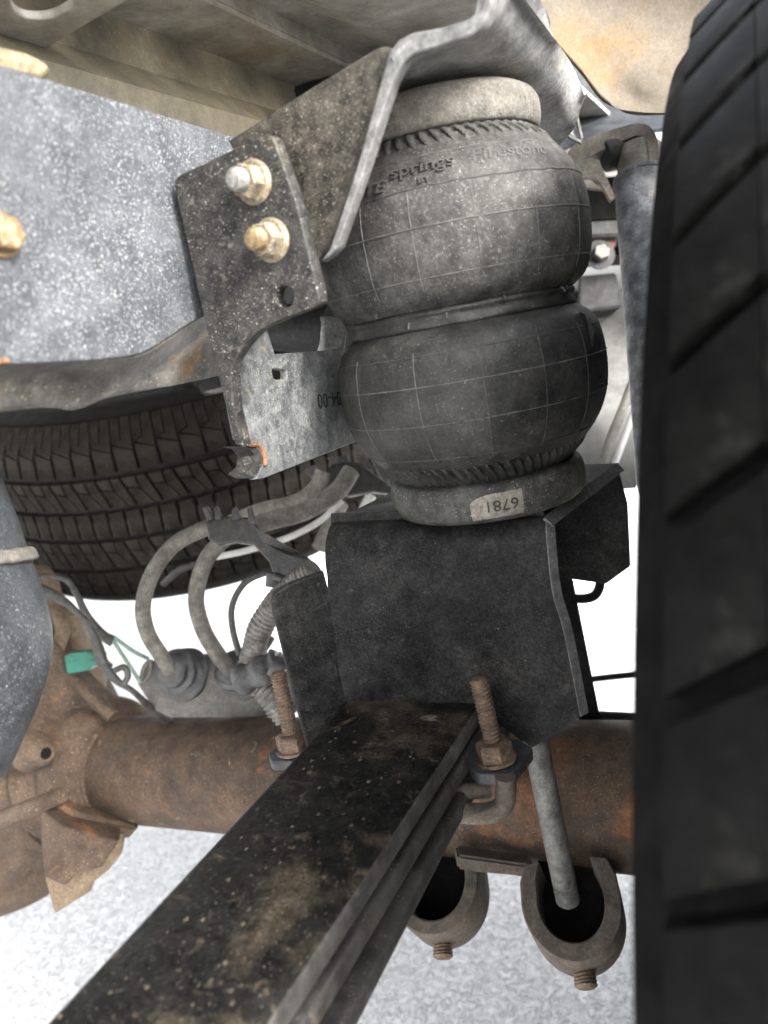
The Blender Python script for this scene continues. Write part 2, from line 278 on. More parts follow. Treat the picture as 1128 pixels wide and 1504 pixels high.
def corrugated(name, pts, r, m, parent=None, pitch=0.0032, amp=0.12):
    p = spline(pts, 60)
    rf = lambda t, s: r * (1 + amp * math.sin(2 * math.pi * s / pitch)) * (1 + 0.03 * math.sin(s * 190))
    # resample finely
    L = [0.0]
    for a, b in zip(p, p[1:]): L.append(L[-1] + (b - a).length)
    n = int(L[-1] / pitch * 6); q = []; j = 0
    for i in range(n + 1):
        s = L[-1] * i / n
        while j < len(L) - 2 and L[j + 1] < s: j += 1
        q.append(p[j].lerp(p[j + 1], (s - L[j]) / max(1e-9, L[j + 1] - L[j])))
    return add(name, tube_mesh(q, r, smooth=False, rf=rf, seg=18), m, parent)

def basis(ax):
    ax = Vector(ax).normalized(); u = ax.cross(Vector((0, 1, 0)))
    if u.length < 0.2: u = ax.cross(Vector((1, 0, 0)))
    u.normalize(); return u, ax.cross(u), ax
def lathe_mesh(prof, base, ax, seg=64, fn=None, closed=False, caps=True, arc=None):
    u, w, a = basis(ax); base = Vector(base); vs = []; fs = []; n = len(prof)
    for (r, h) in prof:
        for j in range(seg):
            th = 2 * math.pi * j / seg
            rr, hh = fn(r, h, th) if fn else (r, h)
            vs.append(base + a * hh + (u * math.cos(th) + w * math.sin(th)) * rr)
    for i in range(n if closed else n - 1):
        for j in range(seg):
            i2 = (i + 1) % n
            fs.append((i * seg + j, i * seg + (j + 1) % seg, i2 * seg + (j + 1) % seg, i2 * seg + j))
    if caps and not closed:
        fs.append(tuple(range(seg))[::-1]); fs.append(tuple((n - 1) * seg + j for j in range(seg)))
    me = mesh(vs, fs)
    import bmesh
    b = bmesh.new(); b.from_mesh(me); bmesh.ops.recalc_face_normals(b, faces=b.faces); b.to_mesh(me); b.free()
    return me
def lathe(name, prof, base, ax, m, parent=None, smooth=40, **kw): return add(name, lathe_mesh(prof, base, ax, **kw), m, parent, smooth=smooth)

def hexnut(r, h0, h1, base, ax, rot=0.0):
    u, w, a = basis(ax); base = Vector(base); vs = []; fs = []
    rings = [(r, h0), (r, h1 - r * 0.12), (r * 0.86, h1)]
    for rr, h in rings:
        for k in range(6):
            t = rot + k * math.pi / 3; vs.append(base + a * h + (u * math.cos(t) + w * math.sin(t)) * rr)
    for i in range(2):
        for k in range(6): fs.append((i * 6 + k, i * 6 + (k + 1) % 6, i * 6 + 6 + (k + 1) % 6, i * 6 + 6 + k))
    fs.append(tuple(range(12, 18))); fs.append(tuple(range(6))[::-1])
    return mesh(vs, fs)
def thread_mesh(r, h0, h1, base, ax, pitch=0.0015, depth=0.1, seg=20):
    prof = [(r * 0.55, h0)]; n = max(2, int((h1 - h0) / pitch)); st = (h1 - h0) / n
    for i in range(n):
        h = h0 + i * st
        prof += [(r * (1 - depth), h + st * 0.1), (r, h + st * 0.45), (r, h + st * 0.6), (r * (1 - depth), h + st * 0.98)]
    prof += [(r * 0.82, h1), (r * 0.7, h1 + r * 0.12)]
    return lathe_mesh(prof, base, ax, seg=seg, fn=lambda q, h, t: (q, h + st * t / (2 * math.pi)) if h0 < h < h1 - st else (q, h))

def sheet(name, rows, thick, m, parent=None, k=5, smooth=60, lin=False):
    """a curved sheet through a grid of points (rows of equal length), with real thickness"""
    rr = [spline(r, k) for r in rows] if not lin else [[a.lerp(b, i / k) for a, b in zip(r, r[1:]) for i in range(k)] + [r[-1]] for r in rows]
    cols = [spline([r[j] for r in rr], k) for j in range(len(rr[0]))]
    nr, nc = len(cols[0]), len(cols)
    P = [[cols[j][i] for j in range(nc)] for i in range(nr)]
    vs = []; fs = []
    def nrm(i, j):
        a = P[min(i + 1, nr - 1)][j] - P[max(i - 1, 0)][j]; b = P[i][min(j + 1, nc - 1)] - P[i][max(j - 1, 0)]
        q = a.cross(b)
        if q.length < 1e-12: return Vector((0, 0, 1))
        q.normalize(); return q
    flip = 1 if (CC - P[nr // 2][nc // 2]).dot(nrm(nr // 2, nc // 2)) > 0 else -1
    for s in (0, 1):
        for i in range(nr):
            for j in range(nc): vs.append(P[i][j] - nrm(i, j) * flip * thick * s)
    o = nr * nc; I = lambda i, j, s: s * o + i * nc + j
    for i in range(nr - 1):
        for j in range(nc - 1):
            fs.append((I(i, j, 0), I(i, j + 1, 0), I(i + 1, j + 1, 0), I(i + 1, j, 0)))
            fs.append((I(i, j, 1), I(i + 1, j, 1), I(i + 1, j + 1, 1), I(i, j + 1, 1)))
    for i in range(nr - 1):
        fs.append((I(i, 0, 0), I(i + 1, 0, 0), I(i + 1, 0, 1), I(i, 0, 1))); fs.append((I(i, nc - 1, 0), I(i, nc - 1, 1), I(i + 1, nc - 1, 1), I(i + 1, nc - 1, 0)))
    for j in range(nc - 1):
        fs.append((I(0, j, 0), I(0, j, 1), I(0, j + 1, 1), I(0, j + 1, 0))); fs.append((I(nr - 1, j, 0), I(nr - 1, j + 1, 0), I(nr - 1, j + 1, 1), I(nr - 1, j, 1)))
    return add(name, mesh(vs, fs), m, parent, smooth=smooth)
def prism(name, ring, axis, m, parent=None, bevel=0.0, smooth=40):
    """convex or concave outline of 3D points pushed along a vector"""
    n = len(ring); ring = [Vector(p) for p in ring]; axis = Vector(axis)
    vs = ring + [p + axis for p in ring]
    fs = [tuple(range(n)), tuple(range(2 * n - 1, n - 1, -1))] + [(i, i + n, (i + 1) % n + n, (i + 1) % n) for i in range(n)]
    me = mesh(vs, fs)
    import bmesh
    b = bmesh.new(); b.from_mesh(me); bmesh.ops.recalc_face_normals(b, faces=b.faces)
    if bevel: bmesh.ops.bevel(b, geom=list(b.edges), offset=bevel, segments=2, affect='EDGES', clamp_overlap=True)
    b.to_mesh(me); b.free()
    return add(name, me, m, parent, smooth=smooth)
def text_mesh(body, size, extrude, shear=0.0, res=3):
    cu = bpy.data.curves.new('letters', 'FONT'); cu.body = body; cu.size = size; cu.extrude = extrude; cu.align_x = 'CENTER'; cu.align_y = 'CENTER'; cu.resolution_u = res; cu.shear = shear
    o = bpy.data.objects.new('letters', cu); COL.objects.link(o)
    dg = bpy.context.evaluated_depsgraph_get(); dg.update()
    me = bpy.data.meshes.new_from_object(o.evaluated_get(dg)); bpy.data.objects.remove(o); bpy.data.curves.remove(cu)
    return me
X_, Y_, Z_ = Vector((1, 0, 0)), Vector((0, 1, 0)), Vector((0, 0, 1))

# ================================================================== SETTING
GZ = -0.068
g = mesh([(-300, -300, 0), (300, -300, 0), (300, 300, 0), (-300, 300, 0)], [(0, 1, 2, 3)])
go = add('ground', g, 'ground', None, shift=False, smooth=0); go.location.z = GZ; tag(go, kind='structure')
# ================================================================== FRAME RAIL
XR = -0.268
t = thing('frame_rail', 'dusty grey steel frame rail covered in pale speckles, at the left', 'frame rail', tuple(onx(0, 535, XR)))
plate('rail_web', [(-1100, -195), (0, 95), (337, 199), (480, 245), (480, 400), (345, 440), (285, 470, 30), (210, 521, 40), (150, 528, 20), (0, 536), (-1100, 677)], Vector((XR, 0, 0)), X_, 0.006, 'rail', t)
bot = [(-1100, 678), (0, 537), (150, 529), (215, 519), (290, 469), (350, 441)]
mid = [(-1100, 730), (0, 560), (120, 556), (215, 548), (290, 505), (360, 478)]
low = [(-1100, 790), (0, 603), (110, 600), (165, 582), (260, 562), (370, 537)]
und = [(-1100, 800), (0, 606), (110, 603), (165, 585), (260, 566), (370, 541)]
rows = [[onx(x, y, XR - 0.002) for x, y in bot], [onx(x, y, XR - 0.022) for x, y in mid], [onx(x, y, XR - 0.030) for x, y in low], [onx(x, y, XR - 0.04) + Z_ * 0.004 for x, y in und], [onx(x, y, XR - 0.10) + Z_ * 0.02 for x, y in low]]
sheet('bottom_flange', rows, 0.005, 'railund', t, k=4)
prism('top_flange', [onx(-1100, -195, XR) + Vector((-.007, 0, -.009)), onx(480, 245, XR) + Vector((-.007, 0, -.009)), onx(480, 245, XR) + Vector((-.07, 0, -.009)), onx(-1100, -195, XR) + Vector((-.07, 0, -.009))], Z_ * 0.005, 'railund', t)
# rust patches lie on the web as scale flakes
def flake(px, py, rx, ry, seed):
    rnd = random.Random(seed); ring = []
    for k in range(14):
        a = 2 * math.pi * k / 14; q = 0.7 + 0.5 * rnd.random(); ring.append((px + rx * q * math.cos(a), py + ry * q * math.sin(a)))
    return plate_mesh(ring, Vector((XR + 0.0012, 0, 0)), X_, 0.0014, bevel=0.0003)
for i, (x, y, a, b) in enumerate([(4, 530, 12, 4)]):
    add('rust_scale', flake(x, y, a, b, i), 'rustedge', t)
# bolt in the rail, half out of the picture
bp = onx(-2, 345, XR)
t = thing('rail_bolt', 'rusty orange bolt head in the grey rail at the left edge', 'bolt', tuple(bp))
lathe('washer', [(0.0005, 0), (0.0088, 0), (0.0088, 0.0016), (0.0005, 0.0016)], bp, X_, 'boltrust', t, seg=32)
add('bolt_head', hexnut(0.0072, 0.0014, 0.0075, bp, X_, 0.3), 'boltrust', t, smooth=20)

# ================================================================== UPPER BRACKET
YF = 0.325
t = thing('upper_bracket', 'black speckled steel bracket bolted to the rail above the air spring', 'bracket', tuple(ony(350, 650, YF)))
plate('bolt_plate', [(253, 262, 14), (398, 192, 18), (436, 300), (472, 448, 16), (420, 466, 10), (372, 490, 22), (338, 535, 24), (343, 600), (356, 656), (345, 652), (300, 470)], Vector((0, YF, 0)), Y_, 0.0085, 'plate', t, holes=[(417, 436, 0.0052)], bevel=0.0008)
pw = plate('gusset', [(334, 207), (452, 132), (560, 66, 14), (584, 72), (574, 112), (482, 374), (462, 386), (440, 380)], Vector((0, 0.345, 0)), Y_, 0.007, 'gusset', t, bevel=0.0012)
# top mount sheet running rearwards
prof = [(586, 98), (606, 80), (650, 66), (690, 53), (709, 38), (719, 8), (723, -60)]
fr = [ony(x, y, 0.343) for x, y in prof]
md = [Vector((-.185, .39, .848)), Vector((-.165, .39, .849)), Vector((-.145, .39, .850)), Vector((-.126, .39, .850)), Vector((-.112, .39, .855)), Vector((-.104, .39, .866)), onx(762, -12, -.101)]
m2 = [Vector((-.215, .47, .849)), Vector((-.190, .47, .850)), Vector((-.165, .47, .850)), Vector((-.140, .47, .850)), Vector((-.120, .47, .853)), Vector((-.109, .47, .862)), onx(813, 55, -.104)]
m3 = [Vector((-.225, .54, .842)), Vector((-.20, .54, .842)), Vector((-.175, .54, .841)), Vector((-.150, .535, .840)), Vector((-.129, .53, .842)), Vector((-.114, .525, .850)), V(843, 100, .480)]
bk = [V(690, 275, .56), V(715, 270, .555), V(745, 262, .55), V(780, 248, .545), V(812, 222, .53), V(842, 190, .51), V(858, 140, .49)]
sheet('top_mount', [fr, md, m2, m3, bk], 0.005, 'mount', t, k=5)
# the sheet's own thick front edge, the light on it put into the colour
plate('sheet_edge', [(470, 385), (484, 366), (528, 232), (561, 112), (572, 76), (586, 58), (606, 48), (650, 40), (688, 28, 6), (703, 16, 8), (710, -6), (712, -60), (726, -60), (722, 8, 10), (710, 38, 10), (690, 53), (650, 65), (606, 80, 6), (592, 92, 8), (578, 116), (538, 240), (496, 362), (484, 376)], Vector((0, 0.3415, 0)), Y_, 0.008, 'bare', t, bevel=0.0009)
# side plate along the rail
XS = -0.262
arm = [(338, 560), (340, 535), (356, 505), (384, 487), (396, 560, 8), (425, 568, 6), (430, 545, 6), (420, 520, 4), (520, 511), (660, 490), (660, 590), (545, 639), (384, 704), (376, 700), (387, 680, 8), (380, 655, 8), (356, 640), (346, 610)]
plate('side_plate', [(336, 560), (338, 535, 6), (353, 505, 8), (392, 483), (404, 520), (520, 511), (660, 490), (660, 588), (545, 640), (386, 703, 6), (375, 704), (391, 676, 14), (374, 652, 10), (352, 645), (345, 610)], Vector((XS, 0, 0)), X_, 0.005, 'side', t, holes=[[(399, 541, 5), (421, 543, 4), (421, 557, 4), (402, 558, 6)]])
tube('rust_edge', [onx(x, y, XS + 0.0006) for x, y in [(361, 628), (366, 652), (380, 654), (388, 668), (389, 684)]], 0.0013, 'rustedge', t, seg=8, flat=0.8)
prism('bend_hook', [onx(x, y, XS - 0.001) for x, y in [(352, 655), (366, 658), (374, 668), (372, 684), (360, 696), (374, 702), (388, 700), (392, 678), (380, 656)]], Vector((-0.012, 0, 0)), 'plate', t)
def flat_text(body, px, py, p0, n, up_px, size, m, parent, name, ext=0.00015, shear=0):
    """text lying in a plane; up_px = a second pixel the letters' tops point to"""
    me = text_mesh(body, size, ext, shear); n = n.normalized()
    if (CC - p0).dot(n) < 0: n = -n
    c = onp(px, py, p0, n); up = (onp(up_px[0], up_px[1], p0, n) - c).normalized(); xa = up.cross(n)
    c = c + n * ext
    me.transform(Matrix(((xa.x, up.x, n.x, c.x), (xa.y, up.y, n.y, c.y), (xa.z, up.z, n.z, c.z), (0, 0, 0, 1))))
    return add(name, me, m, parent, smooth=0)
flat_text('04-00', 484, 586, Vector((XS, 0, 0)), X_, (490, 640), 0.0135, 'dark', t, 'stamped_number')
# flange nuts
def flange_nut(px, py, label, endm, rot):
    c = ony(px, py, YF); ax = Vector((-0.06, -1, 0.03))
    t = thing('flange_nut', label, 'nut', tuple(c), 'flange nuts on the bracket')
    lathe('flange', [(0.0035, 0), (0.0100, 0), (0.0102, 0.0012), (0.0088, 0.0026), (0.0035, 0.003)], c, ax, 'zinc', t, seg=40)
    add('nut', hexnut(0.0082, 0.002, 0.0092, c, ax, rot), 'zinc', t, smooth=20)
    add('bolt_end', thread_mesh(0.0052, 0.008, 0.0150, c, ax, 0.0014, 0.09, 28), endm, t)
flange_nut(374, 268, 'upper yellowed flange nut with a grey bolt end on the black plate', 'boltend', 0.2)
flange_nut(400, 353, 'lower yellowed flange nut with a rusty bolt end, above the empty hole', 'boltrust', 0.5)

# ================================================================== AIR SPRING
BX, BY, BZ = -0.170, 0.469, 0.727
def axp(dz): return Vector((BX - 0.011 * (dz + 0.12) / 0.245, BY, BZ + dz))
LEAN = (axp(0.125) - axp(-0.12)).normalized()
BASE = axp(0.0)
t = thing('air_spring', 'black rubber double bellows air spring standing between the two brackets', 'air spring', tuple(axp(-0.122)))
def smooth_prof(pr, k=6): return [(p.x, p.y) for p in spline([Vector((a, b, 0)) for a, b in pr], k)]
UP = smooth_prof([(.0650, .0045), (.0700, .0062), (.0775, .0125), (.0820, .024), (.0838, .041), (.0832, .056), (.0790, .0705), (.0705, .0835), (.0625, .0920)])
LO = smooth_prof([(.0625, -.0870), (.0685, -.0825), (.0775, -.0700), (.0828, -.055), (.0842, -.038), (.0826, -.022), (.0780, -.0115), (.0705, -.0055), (.0650, -.0040)])
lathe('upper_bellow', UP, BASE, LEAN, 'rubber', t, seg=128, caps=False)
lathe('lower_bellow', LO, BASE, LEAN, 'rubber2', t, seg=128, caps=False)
def rz(P, h):
    for (a, b), (c, d) in zip(P, P[1:]):
        if min(b, d) <= h <= max(b, d): return a + (c - a) * (h - b) / (d - b if abs(d - b) > 1e-9 else 1)
    return P[0][0]
# girdle hoop
lathe('girdle_hoop', smooth_prof([(.0640, .0062), (.0688, .0056), (.0702, .0035), (.0692, .0012), (.0698, -.0015), (.0700, -.0038), (.0684, -.0052), (.0640, -.0056)], 5), BASE, LEAN, 'rubber2', t, seg=160, caps=False,
      fn=lambda r, h, th: (r + 0.0006 * noise.noise(Vector((math.cos(th) * 6, math.sin(th) * 6, h * 200))), h + .0005 * noise.noise(Vector((math.cos(th) * 4, math.sin(th) * 4, 7)))))
# slanted flutes next to the end plates
def flutes(h0, h1, r0, r1, n, tw):
    prof = [(r0 + (r1 - r0) * i / 8, h0 + (h1 - h0) * i / 8) for i in range(9)]
    def fn(r, h, th):
        k = (h - h0) / (h1 - h0); w = math.sin(n * (th + tw * k)); s = max(0.0, min(1.0, 0.5 + w * 1.6))
        return r + 0.0034 * s * (0.35 + 0.65 * math.sin(math.pi * min(1, k * 1.25 + 0.1))) - 0.0012, h
    return lathe_mesh(prof, BASE, LEAN, seg=900, fn=fn, caps=False)
add('fluted_collar', flutes(.0865, .0995, .0668, .0560, 58, 0.10), 'rubber', t, smooth=50)
add('fluted_collar', flutes(-.0825, -.0980, .0665, .0560, 66, -0.13), 'rubber2', t, smooth=50)
# crimped end plates
lathe('end_plate', smooth_prof([(.0560, .0965), (.0600, .0970), (.0622, .101), (.0628, .106), (.0622, .1125), (.0590, .1170), (.053, .1185), (.03, .1185)], 5), BASE, LEAN, 'bead', t, seg=128,
      fn=lambda r, h, th: (r + 0.0004 * noise.noise(Vector((math.cos(th) * 3, math.sin(th) * 3, h * 100))), h))
lathe('end_plate', smooth_prof([(.0560, -.0965), (.0602, -.0975), (.0628, -.101), (.0634, -.107), (.0628, -.114), (.0595, -.1195), (.053, -.121), (.03, -.121)], 5), BASE, LEAN, 'bead2', t, seg=128)
# mould seams: hoops and meridians standing proud of the rubber
def hoop(P, h, r, m, wav=0.0):
    u, w, a = basis(LEAN); pts = []; n = 180
    for i in range(n + 1):
        th = 2 * math.pi * i / n; hh = h + wav * noise.noise(Vector((math.cos(th) * 9, math.sin(th) * 9, 3)))
        pts.append(BASE + a * hh + (u * math.cos(th) + w * math.sin(th)) * (rz(P, hh) + r * 0.2))
    return add('mould_seam', tube_mesh(pts, r, smooth=False, seg=6), m, t)
hoop(UP, .0655, .00045, 'seam2', 0.0010); hoop(UP, .0462, .00042, 'seam'); hoop(UP, .0210, .0003, 'seam'); hoop(UP, .0820, .00025, 'seam')
hoop(LO, -.0180, .0003, 'seam2'); hoop(LO, -.0345, .0004, 'seam'); hoop(LO, -.0560, .0003, 'seam'); hoop(LO, -.0770, .00025, 'seam2')
u_, w_, a_ = basis(LEAN)
def ang(px, py, P):
    """angle round the bag of the point seen at a pixel (front side)"""
    best = None
    for i in range(720):
        th = math.pi * i / 360
        for h, rr in ((P[len(P) // 2][1], P[len(P) // 2][0]),):
            p = BASE + a_ * h + (u_ * math.cos(th) + w_ * math.sin(th)) * rr; v = p - CC; d = v.dot(CF)
            if (BASE + a_ * h - CC).dot(CF) < d: continue
            x = 564 + FPX * v.dot(CR) / d
            if best is None or abs(x - px) < best[0]: best = (abs(x - px), th)
    return best[1]
def meridian(P, th, h0, h1, m='seam', r=.00024):
    pts = [BASE + a_ * (h0 + (h1 - h0) * i / 24) + (u_ * math.cos(th) + w_ * math.sin(th)) * (rz(P, h0 + (h1 - h0) * i / 24) + r * .2) for i in range(25)]
    add('mould_seam', tube_mesh(pts, r, smooth=False, seg=6), m, t)
for x in (536, 606, 702, 790, 850): meridian(UP, ang(x, 350, UP), .0640, .0150, 'seam')
for x in (528, 612, 712, 800, 862): meridian(LO, ang(x, 560, LO), -.0160, -.0790, 'seam' if x < 750 else 'seam2')
for k in range(5):
    th = ang(700, 350, UP) + R(120 + 30 * k); meridian(UP, th, .064, .015); meridian(LO, th, -.016, -.079)
# little rubber vent spews
for (x, P, h, l) in [(600, LO, -.001, .004), (668, LO, .001, .002), (742, UP, .005, .004), (845, UP, .004, .005), (852, UP, .0055, .004), (885, LO, -.03, .003), (520, UP, .008, .004)]:
    th = ang(x, 0, P); r0 = 0.069 if abs(h) < .006 else rz(P, h); d = (u_ * math.cos(th) + w_ * math.sin(th)); c = BASE + a_ * h + d * (r0 - 0.0005)
    tube('rubber_nub', [c, c + d * l * 0.5 + a_ * 0.0008, c + d * l * 0.8 - a_ * 0.002], 0.0007, 'seam2', t, seg=6, k=3)
# tear at the right of the lower bellow
th = ang(872, 560, LO); 
prism('torn_flap', [BASE + a_ * h + (u_ * math.cos(th + o) + w_ * math.sin(th + o)) * (rz(LO, h) + e) for h, o, e in [(-.010, .05, .0005), (-.012, 0.0, .0035), (-.022, -.02, .0042), (-.031, -.05, .0022), (-.030, .0, .0002), (-.02, .04, .0)]], Vector((0, 0.003, 0)), 'seam2', t)
# raised lettering that follows the rubber
def wrap_text(body, size, px, h, ext, m, name, rot=0.0, slope=0.0, shear=0.0):
    me = text_mesh(body, size, ext, shear, res=4)
    th0 = ang(px, 0, UP)
    # direction of +x on the surface: towards the right of the picture
    p1 = BASE + (u_ * math.cos(th0 + .1) + w_ * math.sin(th0 + .1)) * .08; p0 = BASE + (u_ * math.cos(th0) + w_ * math.sin(th0)) * .08
    sg = 1 if (p1 - p0).dot(CR) > 0 else -1
    sp = [0.0]; 
    for v in me.vertices:
        x, y, z = v.co; hh = h + y * 0.72 + slope * x; r = rz(UP, hh)
        th = th0 + sg * x / r
        v.co = BASE + a_ * hh + (u_ * math.cos(th) + w_ * math.sin(th)) * (r + 0.0002 + z)
    return add(name, me, m, t, smooth=0)
wrap_text('RITE', .0115, 545, .0705, .0015, 'letter', 'raised_lettering', shear=0.15)
wrap_text('springs', .0120, 632, .0760, .0014, 'letter', 'raised_lettering')
wrap_text('BY', .0055, 634, .0688, .0012, 'letter', 'raised_lettering')
wrap_text('Firestone', .0125, 778, .0765, .00025, 'letter', 'raised_lettering', shear=0.3)
# oval paper tag with a number, upside down, on the lower end plate
PB = smooth_prof([(.0560, -.0965), (.0602, -.0975), (.0628, -.101), (.0634, -.107), (.0628, -.114), (.0595, -.1195)], 8)
th0 = ang(713, 0, LO); p1 = (u_ * math.cos(th0 + .1) + w_ * math.sin(th0 + .1)) - (u_ * math.cos(th0) + w_ * math.sin(th0)); sg = 1 if p1.dot(CR) > 0 else -1
def onbead(x, y, e):
    h = max(-.1193, min(-.0975, -.1085 + y)); r = rz(PB, h) + e; th = th0 + sg * x / .063
    return BASE + a_ * h + (u_ * math.cos(th) + w_ * math.sin(th)) * r
vs = []; fs = []; nx, ny = 26, 8
for e in (0.0004, -0.0008):
    for i in range(nx + 1):
        for j in range(ny + 1):
            x = -0.0170 + 0.031 * i / nx; q = min(1, math.sqrt(max(0, 1 - (min(0, (x + 0.002)) / 0.0152) ** 2)) if x < -.002 else 1)
            wob = 0.0008 * noise.noise(Vector((x * 900, e * 100, 0))); top = (0.0062 * q + wob) ; vs.append(onbead(x, -0.0095 + (top + 0.0095) * j / ny, e))
off = (nx + 1) * (ny + 1)
for i in range(nx):
    for j in range(ny):
        a = i * (ny + 1) + j; q = (a, a + 1, a + ny + 2, a + ny + 1); fs += [q, tuple(off + k for k in q[::-1])]
tg = add('paper_tag', mesh(vs, fs), 'tag', t)
me = text_mesh('6781', .0104, .0001, res=4)
for v in me.vertices:
    x, y, z = v.co; v.co = onbead(-x * 0.98 + 0.001, -y * 0.9 - 0.0010, 0.0007 + z)
ti = add('tag_number', me, 'ink', tg, smooth=0)

# ================================================================== LOWER BRACKET
FA, FB = Vector((-.256, .402, .6)), Vector((-.118, .425, .6))
FN = (FB - FA).cross(Z_).normalized()
ZT = 0.6055
t = thing('lower_bracket', 'large black steel saddle bracket standing on the axle under the air spring', 'bracket', tuple(FA - Z_ * 0.12))
def front(px, py): return onp(px, py, FA, FN)
inn = -FN
Lb = [front(x, y) for x, y in ((503, 1033), (600, 1034), (690, 1034), (782, 1098), (826, 1072), (852, 1052))]
Lb2 = [front(x, y) for x, y in ((501, 1022), (600, 1024), (690, 1024), (779, 1070), (822, 1050), (849, 1036))]
Lm = [front(x, y) for x, y in ((490, 930), (600, 930), (690, 930), (760, 930), (795, 930), (828, 930))]
L0 = [front(x, 870) for x in (482, 590, 690, 745, 780, 811)]
L1 = [front(x, y) for x, y in ((475, 812), (590, 808), (690, 804), (745, 802), (780, 800), (803, 799))]
def lift(ps, dn, zt): return [Vector((p.x, p.y, 0)) + inn * dn + Z_ * zt for p in ps]
RBS = [.026, .023, .020, .017, .014, .012]      # the bend is wider towards the left
L1 = [Vector((p.x, p.y, ZT - rb)) for p, rb in zip(L1, RBS)]
arcs = [[Vector((p.x, p.y, 0)) + inn * rb * (1 - math.cos(R(a))) + Z_ * (ZT - rb + rb * math.sin(R(a))) for p, rb in zip(L1, RBS)] for a in (15, 30, 45, 60, 75)]
L2 = arcs[2]; L3 = [Vector((p.x, p.y, ZT)) + inn * rb for p, rb in zip(L1, RBS)]
L5 = [onz(x, y, ZT) for x, y in ((640, 690), (720, 688), (790, 685), (830, 684), (870, 682), (906, 680))]
L4 = [a.lerp(b, .5) for a, b in zip(L3, L5)]
sheet('saddle_sheet', [Lb, Lb2, Lm, L0, [p - Z_ * .004 for p in L1], L1] + arcs + [L3, [p + inn * .004 for p in L3], L4, L5], 0.0055, 'lower', t, k=5, lin=True)
# end face of the sheet, coloured bright for light from the right
we = []
for p, nrm in [(Lb[-1], FN), (Lm[-1], FN), (L0[-1], FN), (L1[-1], FN), (arcs[1][-1], (FN * .87 + Z_ * .5)), (L2[-1], (FN + Z_).normalized()), (arcs[3][-1], (FN * .5 + Z_ * .87)), (L3[-1], Z_), (L4[-1], Z_), (L5[-1], Z_)]:
    we.append((p + nrm * .0003, p - nrm * .0057))
sheet('lit_edge', [[q[0] + X_ * .0006 for q in we], [q[1] + X_ * .0050 for q in we]], 0.0008, 'bare', t, k=5)
# rear leg in shade
RA = L5[-1]; RN = FN
plate('rear_leg', [(700, 690), (906, 682), (922, 742), (926, 832, 4), (890, 858, 4), (840, 851), (700, 900)], RA, RN, 0.0055, 'lower', t, bevel=0.001)
# left wing
XW = front(486, 900).x - 0.001
plate('side_wing', [(398, 884), (402, 872, 10), (424, 858, 10), (476, 840), (492, 900), (500, 1000), (520, 1040), (476, 1112), (452, 1100)], front(486, 900), Vector((.75, -.66, 0)), 0.006, 'lower', t, bevel=0.0014)

# ================================================================== LEAF SPRING
t = thing('leaf_spring', 'pack of three greasy black spring leaves running down to the lower left', 'leaf spring', (-.215, .3, .434))
def leaf(name, z1, z0, xl, xr, m, y0=-0.12, y1=0.62, dz=0.0):
    import bmesh
    vs = []; n = 40
    for i in range(n + 1):
        k = i / n; y = y0 + (y1 - y0) * k; w = 0.0006 * noise.noise(Vector((y * 20, z1 * 50, 0)))
        xL = xl[0] + (xl[1] - xl[0]) * (y - .15) / .25; xR = xr[0] + (xr[1] - xr[0]) * (y - .15) / .25
        b = 0.0034; zz = dz * max(0, .35 - y)
        for (x, z) in ((xL, z0 + b), (xL, z1 - b), (xL + b * .3, z1 - b * .3), (xL + b, z1), (xR - b, z1), (xR - b * .3, z1 - b * .3), (xR, z1 - b), (xR, z0 + b), (xR - b * .3, z0 + b * .3), (xR - b, z0), (xL + b, z0)): vs.append((x + w, y, z + w - zz))
    c = 11; fs = [(i * c + j, i * c + (j + 1) % c, (i + 1) * c + (j + 1) % c, (i + 1) * c + j) for i in range(n) for j in range(c)]
    fs += [tuple(range(c))[::-1], tuple(n * c + j for j in range(c))]
    me = mesh(vs, fs); b = bmesh.new(); b.from_mesh(me); bmesh.ops.recalc_face_normals(b, faces=b.faces); b.to_mesh(me); b.free()
    o = add(name, me, m, t, smooth=50); me.materials.append(M['leafside'])
    for p in me.polygons:
        if abs(p.normal.x) > .5: p.material_index = 1
    return o
leaf('leaf', .4860, .4718, (-.2560, -.2620), (-.1700, -.1715), 'leaf')
leaf('leaf', .4665, .4525, (-.2540, -.2600), (-.1712, -.1725), 'leaf2', dz=0.008)
leaf('leaf', .4462, .4325, (-.2540, -.2600), (-.1700, -.1715), 'leaf2', dz=0.05)

# grit and dried mud caught in the grease on the top leaf
rnd = random.Random(3); vs = []; fs = []
clus = [(rnd.uniform(-.25, -.18), rnd.uniform(.10, .38), rnd.uniform(.006, .03)) for _ in range(16)]
for k in range(750):
    if k % 4: cx, cy, cr_ = clus[rnd.randrange(16)]; x, y = rnd.gauss(cx, cr_), rnd.gauss(cy, cr_ * 1.4)
    else: x, y = rnd.uniform(-.254, -.176), rnd.uniform(.05, .39)
    if not (-.2535 < x < -.1765 and .03 < y < .395): continue
    q = .0002 + .0012 * rnd.random() ** 6; a0 = rnd.random() * 6.28; n = 6; b0 = len(vs)
    for h, f in ((-.3, 1.0), (.35, .8)):
        for j in range(n):
            a = a0 + j * 6.283 / n; g = q * f * rnd.uniform(.7, 1.3); vs.append((x + g * math.cos(a), y + g * 1.3 * math.sin(a), .4860 + q * h))
    vs.append((x, y, .4860 + q * .65))
    for j in range(n): fs.append((b0 + j, b0 + (j + 1) % n, b0 + n + (j + 1) % n, b0 + n + j)); fs.append((b0 + n + j, b0 + n + (j + 1) % n, b0 + 2 * n))
tag(add('road_grit', mesh(vs, fs), 'grit', t, smooth=0), kind='stuff')

